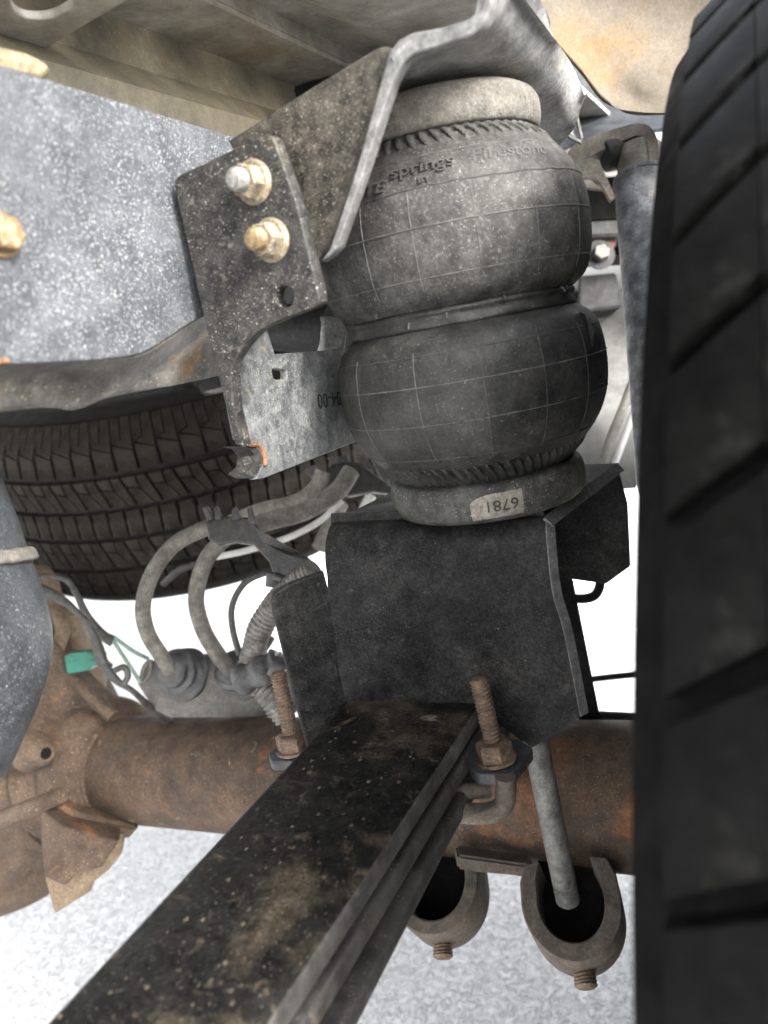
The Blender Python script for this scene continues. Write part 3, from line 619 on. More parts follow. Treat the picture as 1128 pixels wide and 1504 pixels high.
# ================================================================== U-BOLTS AND SPRING PLATE
YU = 0.385
t = thing('spring_plate', 'thick dark clamp plate crossing under the leaves with rounded ears', 'plate', (-.22, .37, .455))
def ear(pix, zl): return plate_mesh(pix, Vector((0, 0, zl)), Z_, 0.0075, bevel=0.001)
add('plate_ear', ear([(686, 1122, 14), (700, 1137, 6), (752, 1139, 16), (785, 1098, 8), (760, 1085), (690, 1085)], .4620), 'ear', t)
add('plate_ear', ear([(393, 1107, 5), (398, 1118, 4), (450, 1118), (520, 1110), (520, 1070), (420, 1085, 8)], .4500), 'ear', t)
def ubolt(px, py, topx, topy, zn, label, rot):
    c = onz(px, py, zn); top = V(topx, topy, (c - CC).dot(CF) * 0.985); ax = (top - c)
    L = ax.length; ax.normalize()
    t = thing('u_bolt', label, 'bolt', tuple(c), 'rusty U bolts of the axle')
    add('threaded_rod', thread_mesh(.0057, 0.004, L, c, ax, 0.0025, 0.20, 28), 'bolt', t)
    lathe('washer', [(.004, 0), (.0125, 0), (.0125, .002), (.004, .002)], c, ax, 'bolt', t, seg=36)
    add('nut', hexnut(.0115, .002, .0125, c, ax, rot), 'bolt', t, smooth=20)
    lathe('shank', [(.0056, 0), (.0056, -.014)], c, ax, 'bolt', t, seg=20)
ubolt(730, 1116, 703, 998, .4625, 'rusty threaded U bolt end with nut standing in front of the black bracket', 0.15)
ubolt(432, 1102, 408, 988, .4505, 'rusty threaded U bolt end at the left of the black side wing', 0.4)
t = thing('bent_hook', 'rusty bent rod hooked under the right ear of the clamp plate', 'hook', tuple(V(700, 1195, .46)))
tube('bent_rod', [V(742, 1140, .455), V(743, 1165, .458), V(738, 1184, .46), (V(722, 1193, .462)), V(700, 1195, .466), V(660, 1193, .475)], .0062, 'cup', t, seg=16)
tube('bent_rod', [V(720, 1160, .475), V(690, 1162, .475), V(650, 1165, .48)], .005, 'cup', t, seg=12)

# ================================================================== AXLE
A1, A0 = V(900, 1167, .62), V(230, 1131, .85)
AX = (A1 - A0).normalized()
t = thing('axle', 'rusty brown axle tube with cast differential housing on the left', 'axle', tuple(A0 - Z_ * .15))
lathe('axle_tube', [(.058, -.10), (.0578, .1), (.058, .3), (.058, .62)], A0, AX, 'rust', t, seg=96, fn=lambda r, h, th: (r + .0006 * noise.noise(Vector((math.cos(th) * 3, math.sin(th) * 3, h * 25))), h))
def A(px, py, d): return V(px, py, d)
hx = -.085     # housing end along the axle
lathe('collar', smooth_prof([(.0575, hx + .036), (.0660, hx + .035), (.0750, hx + .027), (.0800, hx + .012), (.0805, hx - .008), (.0755, hx - .014), (.0750, hx - .026), (.084, hx - .05)], 5), A0, AX, 'cast', t, seg=96, caps=False,
      fn=lambda r, h, th: (r + .0009 * noise.noise(Vector((math.cos(th) * 4, math.sin(th) * 4, h * 40))), h))
hc = A0 + AX * (hx - .19) + Vector((0, .01, -.012))
lathe('differential_housing', smooth_prof([(.088, .135), (.094, .118), (.112, .092), (.150, .062), (.176, .02), (.182, -.03), (.16, -.1)], 6), hc, AX, 'cast', t, seg=96,
      fn=lambda r, h, th: (r + .003 * noise.noise(Vector((math.cos(th) * 2.2, math.sin(th) * 2.2, h * 12))), h))
tr = []
ub_, wb_, ab_ = basis(AX)
for k in range(121):
    th = 2 * math.pi * k / 120; tr.append(A0 + AX * (hx + .0365 + .0008 * math.sin(th * 37)) + (ub_ * math.cos(th) + wb_ * math.sin(th)) * .0588)
add('weld_bead', tube_mesh(tr, .0028, smooth=False, seg=8, rf=lambda k, s: .0026 + .0006 * math.sin(s * 900)), 'cast', t)
# oval boss hole
bh = V(66, 1107, .80)
bc = V(64, 1106, .805)
lathe('cast_boss', smooth_prof([(.0058, .006), (.0075, .008), (.010, .006), (.015, -.004), (.022, -.03)], 4), bc, -CF + CR * 1.1 + CU * .2, 'cast', t, seg=32, caps=False)
lathe('drain_recess', [(.0001, .0052), (.0060, .0052)], bc, -CF + CR * 1.1 + CU * .2, 'void', t, seg=24, caps=False)  # black disc standing in for the shade inside the hole
# sloping web on top, ledge rib and bottom fins
def slab(name, pix, d, thick, m, tilt=0.0, parent=t, bevel=.002, dd=None):
    c = V(sum(p[0] for p in pix) / len(pix), sum(p[1] for p in pix) / len(pix), d)
    n = (-CF + CR * tilt).normalized()
    return plate(name, pix, c, n, thick, m, parent, bevel=bevel)
slab('cast_web', [(-60, 1010), (50, 930, 10), (75, 935), (105, 990), (160, 1042, 8), (125, 1062, 10), (92, 1100, 20), (60, 1150), (-60, 1180)], .875, .03, 'cast', -.25, bevel=.004)
tube('web_rim', [V(48, 930, .86), V(76, 950, .85), (V(112, 998, .84)), V(165, 1052, .832)], .0075, 'cast', t, seg=10)
tube('ledge_rib', [V(-60, 1225, .73), V(0, 1203, .745), V(50, 1184, .755), V(92, 1168, .78)], .0085, 'cast', t, seg=12)
slab('cast_fin', [(60, 1190), (95, 1215), (175, 1235), (150, 1275), (118, 1282), (95, 1303, 6), (66, 1290), (60, 1240)], .765, .035, 'cast', .3, bevel=.004)
slab('cast_fin', [(62, 1240), (66, 1290), (80, 1343, 5), (134, 1309, 4), (135, 1298), (160, 1278), (178, 1255), (182, 1225), (120, 1220)], .80, .02, 'castlight', .2, bevel=.002)
slab('cast_fin', [(70, 1170), (120, 1195), (205, 1215, 6), (190, 1232), (150, 1236), (100, 1222), (64, 1205)], .80, .03, 'cast', .3, bevel=.005)
# tan casting behind the can
t2 = thing('pinion_casting', 'tan brown casting between the grey can and the green connector', 'casting', tuple(V(60, 960, .95)))
lathe('casting_body', smooth_prof([(.02, .11), (.05, .10), (.058, .075), (.055, .05), (.066, .035), (.07, 0), (.072, -.06), (.05, -.09)], 5), V(42, 965, .95), CU + CR * -.35, 'castlight', t2, seg=48, fn=lambda r, h, th: (r * (1 + .06 * math.sin(2 * th)), h))
tube('casting_rib', [V(58, 985, .88), V(80, 960, .875), V(92, 925, .88), V(84, 900, .9)], .008, 'castlight', t2, seg=10)
tube('breather_tube', [V(100, 905, .9), V(112, 955, .9), V(128, 1000, .9), V(150, 1040, .9)], .009, 'castlight', t2, seg=12)

# shock mount cups and stud
def cup(cx, cy, d, ro, ri, ln, label, tilt, stub, halfcut=0.42):
    """open U shaped cup: a thick half ring whose mouth looks at the camera, closed at the back"""
    c = V(cx, cy, d); ax = (CF * 0.80 + CU * tilt + CR * 0.32).normalized()
    right = CR - ax * CR.dot(ax); right.normalize(); up = right.cross(ax); up.normalize()
    if up.dot(CU) < 0: up = -up
    t = thing('shock_mount_cup', label, 'bracket', tuple(c - Z_ * ro), 'brown steel cups under the axle')
    ring = []
    outl = [];  inl = []
    for k in range(33):
        a = math.pi + math.pi * k / 32
        outl.append((ro * math.cos(a), ro * math.sin(a) * 1.12)); inl.append((ri * math.cos(a), ri * math.sin(a) * 1.16))
    outl = [(-ro * 0.86, ro * halfcut * 1.8), (-ro * .98, ro * halfcut)] + outl + [(ro * .98, ro * halfcut), (ro * 0.86, ro * halfcut * 1.8)]
    inl = [(-ri * 0.80, ro * halfcut * 1.8), (-ri * .96, ro * halfcut)] + inl + [(ri * .96, ro * halfcut), (ri * 0.80, ro * halfcut * 1.8)]
    n = len(outl); vs = []; 
    P = lambda q, h: c + right * q[0] + up * q[1] + ax * h
    e = .0016
    layers = [[P((q[0] * .97, q[1] * .97), 0) for q in outl], [P(q, e) for q in outl], [P((q[0] * 1.0, q[1] * 1.0), ln) for q in outl], [P(q, ln) for q in inl], [P(q, e) for q in inl], [P((q[0] * 1.05, q[1] * 1.05), 0) for q in inl]]
    for l in layers: vs += l
    fs = []
    m = len(layers)
    for i in range(m):
        for j in range(n - 1): fs.append((i * n + j, i * n + j + 1, ((i + 1) % m) * n + j + 1, ((i + 1) % m) * n + j))
    fs += [tuple(i * n for i in range(m)), tuple(i * n + n - 1 for i in range(m))[::-1]]
    me = mesh(vs, fs)
    import bmesh
    b = bmesh.new(); b.from_mesh(me); bmesh.ops.recalc_face_normals(b, faces=b.faces); b.to_mesh(me); b.free()
    add('cup_shell', me, 'cup', t)
    back = [P((q[0] * 1.01, q[1] * 1.01), ln * .8) for q in inl]
    back = [P((-ri * .98, ro * 1.5), ln * .8)] + back[1:-1] + [P((ri * .98, ro * 1.5), ln * .8)]
    prism('cup_floor', back, ax * .003, 'void', t)  # floor coloured black for the shade inside the cup
    s = c + ax * ln * .6 - up * ro * 1.10
    add('stub_bolt', thread_mesh(.0080, -.006, .010, s, -up, .0022, .12, 24), 'bolt', t)
    return c, right, up, ax, t
cup(838, 1322, .55, .0355, .0232, .044, 'brown steel cup that the grey stud runs into, under the axle at the right', -.75, (862, 1392))
c2 = cup(634, 1288, .62, .038, .027, .048, 'brown steel cup half hidden behind the leaf pack, with a bolt stub below', -.7, (651, 1362))
t = thing('cup_bar', 'dark brown bar joining the two cups along the bottom of the axle', 'bar', tuple(V(720, 1275, .60)))
prism('bar', [V(672, 1256, .60), V(785, 1272, .585), V(785, 1292, .585), V(735, 1284, .59), V(700, 1280, .60), V(672, 1278, .60)], CF * .02, 'cup', t, bevel=.002)
t = thing('long_stud', 'grey stud with threaded tip pointing down into the right cup', 'stud', tuple(V(835, 1325, .56)))
s0, s1 = V(786, 1085, .50), V(834, 1322, .555)
lathe('stud_shaft', [(.0078, -.01), (.0084, 0), (.0086, (s1 - s0).length - .018)], s0, s1 - s0, 'rod', t, seg=28)
add('stud_thread', thread_mesh(.0086, (s1 - s0).length - .018, (s1 - s0).length, s0, s1 - s0, .0022, .12, 28), 'rod', t)

# ================================================================== GREY CAN, LEFT
t = thing('grey_can', 'scuffed grey round can with a crimped seam, at the left edge', 'can', tuple(V(-120, 1150, .36)))
pr_ = []
cx0, dd_ = -175, .40
top = V(cx0, 700, dd_); btm = V(cx0 + 45, 1230, dd_); axc = (top - btm).normalized(); L = (top - btm).length
def cr(y, xe):   # radius so that the silhouette passes (xe, y)
    k = (1230 - y) / 530; return (xe - (cx0 + 45 * (1 - k))) * dd_ / FPX * 0.955, k * L
sil = [(1195, -60), (1160, 0), (1110, 28), (1055, 52), (985, 70), (920, 63), (870, 48), (838, 36), (780, 18), (730, 0), (650, -24), (600, -40)]
pr_ = [cr(y, x) for y, x in sil]
lathe('can_body', smooth_prof([(.01, pr_[0][1] - .012)] + pr_, 6), btm, axc, 'tank', t, seg=96)
r_, h_ = cr(832, 34)
lathe('crimped_seam', smooth_prof([(r_ - .002, h_ - .004), (r_ + .0035, h_ - .003), (r_ + .0038, h_), (r_ + .002, h_ + .0035), (r_ - .003, h_ + .004)], 4), btm, axc, 'flange', t, seg=160, caps=False,
      fn=lambda r, h, th: (r + .0008 * noise.noise(Vector((math.cos(th) * 9, math.sin(th) * 9, h * 90))), h + .0006 * noise.noise(Vector((math.cos(th) * 7, math.sin(th) * 7, 5)))))

# ================================================================== HOSES, WIRES, JUNCTION
dj = .80
t = thing('junction_plate', 'flat grey brown plate behind the axle carrying two rubber boots', 'plate', tuple(V(300, 1050, dj)))
nj = (-CF).normalized()
plate('plate_body', [(216, 974), (252, 962), (390, 960), (412, 958), (432, 985), (440, 1020), (425, 1038), (392, 1053), (250, 1054), (226, 1042), (203, 1006, 4)], V(300, 1000, dj), nj, .006, 'jplate', t)
def boot(px, py, s, label, tip):
    c = V(px, py, dj - .005); ax = (V(*tip, dj - .06) - c).normalized(); ax = (ax * .8 - CF * .6).normalized()
    t = thing('rubber_boot', label, 'boot', tuple(c), 'rubber boots on the grey plate')
    pr = smooth_prof([(.026, 0), (.027, .006), (.0215, .009), (.0225, .013), (.024, .016), (.020, .019), (.0205, .024), (.0215, .028), (.0165, .031), (.0160, .036), (.0115, .040)], 3)
    lathe('boot_body', [(a * s, b * s) for a, b in pr], c, ax, 'boot', t, seg=40, fn=lambda r, h, th: (r * (1 + .05 * math.sin(3 * th + h * 200) + .03 * noise.noise(Vector((math.cos(th) * 3, math.sin(th) * 3, h * 60)))), h))
    return c + ax * .036 * s
b1 = boot(272, 990, 1.0, 'left dark rubber boot that the outer brown hose enters', (225, 960))
b2 = boot(358, 992, .95, 'right dark rubber boot that the inner brown hose enters', (300, 940))
def single(name, pts, r, m, label, cat, group=None, **kw):
    o = tube(name, pts, r, m, None, **kw); return tag(o, label, cat, group)
def corr(name, pts, r, m, label, cat, **kw):
    o = corrugated(name, pts, r, m, None, **kw); return tag(o, label, cat)
single('brown_hose', [b1, V(236, 962, .755), V(217, 930, .75), V(210, 890, .745), V(224, 842, .74), V(256, 800, .735), V(302, 776, .73), V(330, 768, .735)], .0076, 'hose', 'outer brown hose arching from the left rubber boot up to the black clip', 'hose', 'brown hoses')
single('brown_hose', [b2, V(325, 968, .755), V(300, 928, .745), V(288, 880, .74), V(300, 828, .73), V(328, 792, .72), V(352, 776, .715), V(368, 772, .72)], .0079, 'hose', 'inner brown hose arching from the right rubber boot up to the black clip', 'hose', 'brown hoses')
single('pale_hose', [V(368, 772, .73), V(400, 764, .74), V(450, 750, .75), V(495, 722, .76), V(516, 692, .77)], .0092, 'palehose', 'front thick pale hose running from the black clip to the right holder', 'hose', 'pale hoses')
single('pale_hose', [V(340, 768, .80), V(385, 750, .80), V(435, 738, .80), V(465, 716, .80), V(474, 692, .80)], .0088, 'palehose', 'rear thick pale hose under the end of the side plate', 'hose', 'pale hoses')
single('white_tube', [V(318, 818, .82), V(365, 808, .82), V(425, 789, .82), V(470, 765, .82), V(502, 735, .82)], .0035, 'white', 'thin white tube curving in front of the spare tyre', 'tube')
single('white_tube', [V(508, 790, .86), V(525, 765, .87), V(545, 728, .88)], .0062, 'white', 'short white tube just above the black saddle bracket', 'tube')
single('grey_strut', [V(470, 805, .9), V(490, 760, .92), V(500, 740, .93)], .010, 'palehose', 'short grey rod leaning behind the white tubes', 'rod')
single('thin_cable', [V(352, 962, .74), V(342, 925, .74), V(341, 890, .74), V(358, 858, .74), V(385, 843, .74), V(402, 842, .74)], .0032, 'wire', 'thin grey cable loop between the two hoses and the conduit', 'cable')
single('thin_cable', [V(240, 858, .80), V(262, 838, .79), V(285, 830, .785)], .0035, 'wire', 'short grey cable showing between the two brown hoses', 'cable')
single('back_cable', [V(398, 935, .78), V(378, 965, .77), V(360, 985, .76)], .005, 'hose', 'straight hose behind the corrugated conduit', 'hose')
corr('corrugated_conduit', [V(462, 838, .64), V(430, 862, .65), V(400, 893, .66), V(380, 928, .665), V(372, 960, .67), V(368, 985, .675)], .0105, 'conduit', 'upper corrugated conduit rising to the black hook clip', 'conduit', pitch=.0042, amp=.07)
corr('corrugated_conduit', [V(368, 985, .68), V(385, 1005, .675), V(405, 1028, .67), V(424, 1052, .67)], .0125, 'conduit', 'lower corrugated conduit dropping behind the left threaded bolt', 'conduit', pitch=.0042, amp=.08)
t = thing('conduit_clamp', 'lumpy grey taped joint where the two corrugated conduits meet', 'clamp', tuple(V(385, 1000, .665)))
tube('tape_wrap', [V(352, 1000, .665), V(375, 990, .66), V(400, 978, .66), V(412, 972, .66)], .0125, 'boot', t, seg=20, rf=lambda k, s: .0125 * (1 + .12 * math.sin(k * 17)))
tube('tape_end', [V(400, 975, .65), V(418, 985, .65)], .010, 'boot', t, seg=16)
# clip with prongs
def clip(name, label, body, prongs, d, m='blackp'):
    t = thing(name, label, 'clip', tuple(V(body[0][0], body[0][1], d)))
    n = (-CF + CU * .15).normalized()
    plate('clip_body', body, V(body[0][0], body[0][1], d), n, .014, m, t, bevel=.002)
    for q in prongs:
        plate('prong', q, V(q[0][0], q[0][1], d - .004), n, .012, 'boot', t, bevel=.001)
    return t
t = clip('hose_clip', 'black plastic hose clip with four prongs above the two brown hoses', [(300, 768, 4), (318, 758), (372, 760), (380, 778), (402, 802), (425, 813), (455, 818, 8), (466, 840, 4), (458, 842), (446, 832, 6), (432, 838), (424, 852, 4), (402, 846), (395, 825), (372, 800), (345, 796), (320, 800), (306, 792)],
         [[(297, 746), (304, 743), (312, 762), (304, 765)], [(314, 744), (318, 743), (324, 762), (316, 763)], [(340, 750), (345, 743), (352, 762), (340, 764)], [(362, 748), (368, 743), (376, 770), (366, 768)]], .70)
tube('clip_hook', [V(404, 846, .69), V(420, 852, .685), V(440, 850, .685), V(455, 838, .69)], .004, 'blackp', t, seg=10)
prism('clip_tongue', [V(375, 775, .69), V(440, 812, .70), V(425, 812, .70), V(385, 795, .695)], CF * .004, 'blackp', t)
tube('clip_foot', [V(404, 842, .70), V(402, 862, .70)], .008, 'boot', t, seg=12)
t = clip('hose_holder', 'black hose holder with pale metal tabs under the air spring', [(470, 700, 5), (490, 680), (525, 678), (556, 700), (575, 712, 5), (580, 726), (548, 722), (512, 728), (480, 722), (466, 712)],
         [[(446, 690, 3), (462, 682, 3), (470, 692), (456, 699)], [(494, 671, 3), (510, 668, 3), (514, 679), (496, 680)]], .80)
for q in ([(518, 655), (528, 652), (548, 690), (536, 688)], [(480, 672), (488, 670), (500, 686), (490, 688)], [(536, 655), (580, 690), (590, 715), (560, 700)]):
    plate('metal_tab', q, V(q[0][0], q[0][1], .85), (-CF).normalized(), .004, 'grey', t)
# wires on the left
single('brake_line', [V(30, 846, .78), V(60, 846, .78), V(96, 851, .78), V(112, 872, .78), V(128, 905, .78), V(150, 932, .78), V(166, 942, .78)], .0035, 'wire', 'upper grey wire bundle leaving the can seam towards the right', 'wire', rf=lambda k, s: .0030 + .0026 * max(0, k - .45) * 2)
single('wire_loom', [V(28, 864, .76), V(60, 866, .76), V(92, 882, .76), V(112, 898, .76), V(128, 915, .76), V(142, 945, .76), V(152, 975, .76), V(172, 1000, .76), V(195, 1015, .77), V(222, 1040, .80), V(262, 1072, .84)], .0065, 'wire', 'thick dark wire loom sagging from the can to the axle', 'wire loom', rf=lambda k, s: .0042 + .0014 * math.sin(k * 14))
single('green_wire', [V(166, 940, .78), V(182, 965, .78), V(206, 1002, .785)], .0020, 'greenwire', 'lower pale green wire left of the rubber boots', 'wire', 'pale green wires')
single('green_wire', [V(168, 936, .78), V(195, 956, .78), V(218, 968, .785)], .0020, 'greenwire', 'upper pale green wire left of the rubber boots', 'wire', 'pale green wires')
single('plate_loop', [V(206, 1006, .79), V(212, 980, .79), V(222, 972, .79), V(219, 990, .79), V(210, 1003, .79)], .0025, 'jplate', 'small grey wire loop at the left corner of the flat plate', 'loop')
single('loom_loop', [V(168, 985, .76), V(182, 980, .76), V(188, 992, .76), V(182, 1005, .76)], .003, 'wire', 'small loop bulging out of the dark wire loom', 'loop')
t = thing('green_connector', 'bright green plastic plug hanging from the wires', 'connector', tuple(V(120, 980, .80)))
gc = V(118, 974, .80)
def gbox(name, x0, y0, x1, y1, x2, y2, x3, y3, d, th, bev=.0015, m='green'): return prism(name, [V(x0, y0, d), V(x1, y1, d), V(x2, y2, d), V(x3, y3, d)], CF * th, m, t, bevel=bev)
gbox('plug_body', 94, 962, 130, 958, 134, 984, 98, 990, .795, .024)
gbox('plug_latch', 102, 960, 128, 957, 129, 962, 103, 966, .789, .005, .0008)
gbox('plug_collar', 126, 956, 147, 960, 148, 976, 128, 980, .790, .02)
gbox('latch_slot', 131, 962, 144, 961, 144, 965, 132, 967, .788, .004, .0006)
gbox('latch_slot', 131, 970, 144, 969, 144, 973, 132, 975, .788, .004, .0006)
gbox('rear_cap', 90, 966, 98, 963, 101, 987, 94, 988, .797, .02, .001, 'dark')
tube('plug_lead', [V(146, 974, .79), V(154, 973, .785), V(162, 978, .78)], .003, 'wire', t, seg=10)

# ================================================================== TYRES
def block_mesh(polys, Rr, dep, taper=.0008):
    """tread block in the tyre's own frame at angle 0: x = outwards, y = along the tread, z = across"""
    vs = []; fs = []
    for pl in polys:
        n = len(pl); k = len(vs); cy = sum(p[0] for p in pl) / n; cz = sum(p[1] for p in pl) / n
        for (s, w) in pl: r = Rr(w); vs.append((r - dep, s, w))
        for (s, w) in pl: r = Rr(w); vs.append((r - taper, s, w))
        for (s, w) in pl:
            r = Rr(w); vs.append((r - s * s / (2 * r), s + (cy - s) * .05, w + (cz - w) * .012))
        for q in (0, n):
            for i in range(n): fs.append((k + q + i, k + q + (i + 1) % n, k + q + n + (i + 1) % n, k + q + n + i))
        fs.append(tuple(k + 2 * n + i for i in range(n)))
    me = mesh(vs, fs)
    import bmesh
    b = bmesh.new(); b.from_mesh(me); bmesh.ops.recalc_face_normals(b, faces=b.faces); b.to_mesh(me); b.free(); return me
def make_tyre(name, label, cat, Mx, Rt, w0, w1, body_prof, rows, ang_range, mats, rim=None, soft=None):
    t = thing(name, label, cat); t.matrix_world = Mx; ORG[t.name] = Vector()
    def put(nm, me, m, sm=40):
        o = add(nm, me, m, t, smooth=sm); return o
    put('tyre_body', lathe_mesh(body_prof, (0, 0, 0), (0, 0, 1), seg=160, closed=True), mats[0])
    if rim: put('rim', lathe_mesh(rim, (0, 0, 0), (0, 0, 1), seg=64, closed=False), 'grey')
    for (n, off, dep, Rr, polys, jit) in rows:
        me = block_mesh([[(s * 2 * math.pi * Rt / n, w) for s, w in pl] for pl in polys], Rr, dep)
        first = None
        for i in range(n):
            a = (i + off) * 2 * math.pi / n; aa = (math.degrees(a) + 360) % 360
            lo, hi = ang_range
            if not (lo <= aa <= hi if lo < hi else (aa >= lo or aa <= hi)): continue
            if first is None: first = put('tread_block', me, mats[1], 30); o = first
            else: o = first.copy(); COL.objects.link(o); o.parent = t
            o.matrix_basis = Matrix.Rotation(a, 4, 'Z')
    return t
# spare tyre, lying flat behind the axle
n_ = Vector((.0499, -.1867, 1)).normalized()
SCn = Vector((-.8733, 1.0417, .4735))
xs = (CC - SCn); xs = (xs - n_ * xs.dot(n_)).normalized(); ys = n_.cross(xs)
Ms = Matrix(((xs.x, ys.x, n_.x, SCn.x), (xs.y, ys.y, n_.y, SCn.y), (xs.z, ys.z, n_.z, SCn.z), (0, 0, 0, 1)))
RS = .355
body = [(.24, -.012), (.30, -.018), (.330, -.006), (.3415, .006), (.3455, .016), (RS - .008, .028), (RS - .010, .205), (.3400, .228), (.328, .245), (.312, .256), (.29, .262), (.24, .258), (.235, .2), (.235, .05)]
def RrS(w): return RS - max(0, .04 - w) ** 2 * 7 - max(0, w - .19) ** 2 * 7.5
g_ = .0
def para(s0, s1, wa, wb, sk): return [(s0 + sk, wa), (s1 + sk, wa), (s1 - sk, wb), (s0 - sk, wb)]
def tri_blocks(wa, wb, sk, sgn=1):
    # a parallelogram cut by a kinked sipe into two
    a, b = .055, .945; wm = (wa + wb) / 2
    P = lambda u, v: (u + sk * (1 - 2 * v) - .5, wa + (wb - wa) * v)
    q = .025
    return [[P(a, 0), P(b - .28, 0), P(.5 - q, .55), P(a, .62)], [P(b - .28 + q * 2, 0), P(b, 0), P(b, 1), P(.62, 1), P(.5 + q, .55)], [P(a, .62 + .05), P(.5 - q, .55 + .05), P(.62 - q * 2, 1), P(a, 1)]]
def rib(wa, wb):
    return [[(-.47, wa), (.42, wa), (.42, wa + (wb - wa) * .45), (.47, wa + (wb - wa) * .55), (.47, wb), (-.32, wb), (-.32, wa + (wb - wa) * .72), (-.42, wa + (wb - wa) * .6)]]
def shoulder(wa, wb, sk=.03):
    P = lambda u, v: (u + sk * (1 - 2 * v) - .5, wa + (wb - wa) * v); q = .012
    return [[P(.05, 0), P(.93, 0), P(.93, .38), P(.05, .52)], [P(.05, .52 + q * 2), P(.93, .38 + q * 2), P(.93, 1), P(.5 + q, 1), P(.46 + q, .60)], [P(.05, .60 + q * 2), P(.44 - q, .60), P(.48 - q, 1), P(.05, 1)]]
rowsS = [(78, .2, .010, RrS, shoulder(.014, .052), 0), (66, .6, .010, RrS, tri_blocks(.060, .097, .17), 0), (96, .1, .010, RrS, rib(.104, .138), 0),
         (66, .3, .010, RrS, tri_blocks(.145, .183, .17), 0), (78, .5, .010, RrS, shoulder(.191, .252, .02), 0)]
make_tyre('spare_tyre', 'dusty spare tyre hung flat under the truck behind the hoses', 'tyre', Ms, RS, 0, .24, body, rowsS, (288, 78), ('groove', 'spare'))
# road tyre on the right
TC = Vector((-.0385, .5829, .4200)); RT = .4880; ya = .0207
tx = Vector((math.cos(ya), math.sin(ya), 0)); 
to = Vector((0, -1, 0)); to = (to - tx * to.dot(tx)).normalized(); tz = tx.cross(to)
Mt = Matrix(((to.x, tz.x, tx.x, TC.x), (to.y, tz.y, tx.y, TC.y), (to.z, tz.z, tx.z, TC.z), (0, 0, 0, 1)))
bodyT = [(.22, .018), (.30, .0), (.37, -.006), (RT - .055, -.006), (RT - .046, .002), (RT - .037, .014), (RT - .025, .036), (RT - .016, .07), (RT - .011, .11), (RT - .012, .17), (RT - .022, .225), (RT - .045, .256), (.36, .27), (.28, .262), (.22, .24), (.215, .13)]
def RrT(w): return RT - max(0, .105 - w) ** 2 * 3.4 - max(0, w - .165) ** 2 * 4
rowsT = []
NT = 60; kT = 11.0
for wa, wb, gap in ((.004, .0280, .09), (.0282, .0520, .10), (.0522, .0760, .12), (.083, .1030, .10), (.1032, .1230, .10), (.130, .154, .10), (.1542, .185, .10), (.191, .2180, .10), (.2182, .254, .10)):
    sk_ = kT * (wb - wa) / 2; gp = gap * (1 + .3 * math.sin(wa * 200))
    P_ = lambda u, v, sk_=sk_, wa=wa, wb=wb: (u + sk_ * (1 - 2 * v) - .5, wa + (wb - wa) * v)
    pl = [[P_(gp, 0), P_(.5, 0), P_(1 - gp, 0), P_(1 - gp, .5), P_(1 - gp, 1), P_(.5, 1), P_(gp, 1), P_(gp, .5)]]
    rowsT.append((NT, -kT * (wa + wb) / 2 % 1.0 + (0 if wa < .13 else .4), .010, RrT, pl, 0))
rimT = [(.215, .03), (.20, .04), (.195, .13), (.12, .14), (.06, .15), (.05, .10), (.001, .10)]
make_tyre('road_tyre', 'large black road tyre close to the camera, filling the right edge', 'tyre', Mt, RT, 0, .26, bodyT, rowsT, (290, 85), ('tyre', 'tread'), rim=rimT)

# ================================================================== SHOCK ABSORBER AND THINGS AT THE RIGHT
t = thing('shock_absorber', 'scuffed grey shock absorber tube between the air spring and the tyre', 'shock absorber', tuple(V(945, 700, .66)))
p0, p1 = V(943, 262, .70), V(984, 760, .64)
lathe('shock_tube', [(.0245, 0), (.0245, (p1 - p0).length * .9), (.018, (p1 - p0).length)], p0, p1 - p0, 'shock', t, seg=48)
lathe('dust_cover', [(.0200, -.028), (.0210, -.026), (.0210, .002)], p0, p1 - p0, 'strap', t, seg=40)
lathe('tube_rim', [(.0245, -.001), (.0255, .0), (.0255, .003), (.0245, .004)], p0, p1 - p0, 'shock', t, seg=48, caps=False)
lathe('rubber_bush', smooth_prof([(.006, -.02), (.0125, -.02), (.0145, -.015), (.0145, .015), (.0125, .02), (.006, .02)], 4), V(918, 222, .71), CR + CU * .25, 'dark', t, seg=32)
t = thing('shock_hanger', 'brown grey strap bent over the top of the shock absorber', 'bracket', tuple(V(900, 240, .68)))
a = [V(835, 222, .70), V(850, 208, .70), V(895, 192, .70), V(935, 181, .69), V(957, 188, .68), V(967, 212, .68), V(966, 250, .68), V(955, 330, .68)]
bk_ = [p + CF * .05 + CU * .004 for p in a]
inn2 = [V(838, 245, .70), V(858, 232, .70), V(897, 215, .70), V(930, 200, .69), V(946, 203, .685), V(953, 222, .68), V(952, 255, .68), V(944, 330, .68)]
sheet('strap_face', [a, inn2], .004, 'strap', t, k=4)
sheet('strap_side', [[p + CF * .001 for p in inn2], [p + CF * .045 for p in inn2]], .003, 'strap', t, k=4)
plate('strap_tail', [(838, 246), (866, 232), (880, 236), (905, 290, 4), (897, 296), (878, 262, 8), (850, 262)], V(870, 250, .695), -CF, .004, 'strap', t)
t = thing('reflective_tab', 'small cream tab hanging left of the shock absorber top', 'tab', tuple(V(880, 270, .74)))
plate('tab_face', [(866, 238, 3), (876, 236), (897, 278, 3), (890, 280), (867, 262, 3)], V(880, 260, .74), -CF + CR * -.2, .004, 'cream', t)
plate('tab_shade', [(852, 262), (868, 262), (896, 280), (860, 276)], V(880, 268, .76), -CF, .004, 'strap', t)
t = thing('rear_crossmember', 'dark steel crossmember seen past the right side of the air spring', 'crossmember', tuple(V(880, 500, .95)))
def q4(name, pts, d, th, m, bev=.002, par=None): return prism(name, [V(x, y, d) for x, y in pts], CF * th, m, par if par is not None else t, bevel=bev)
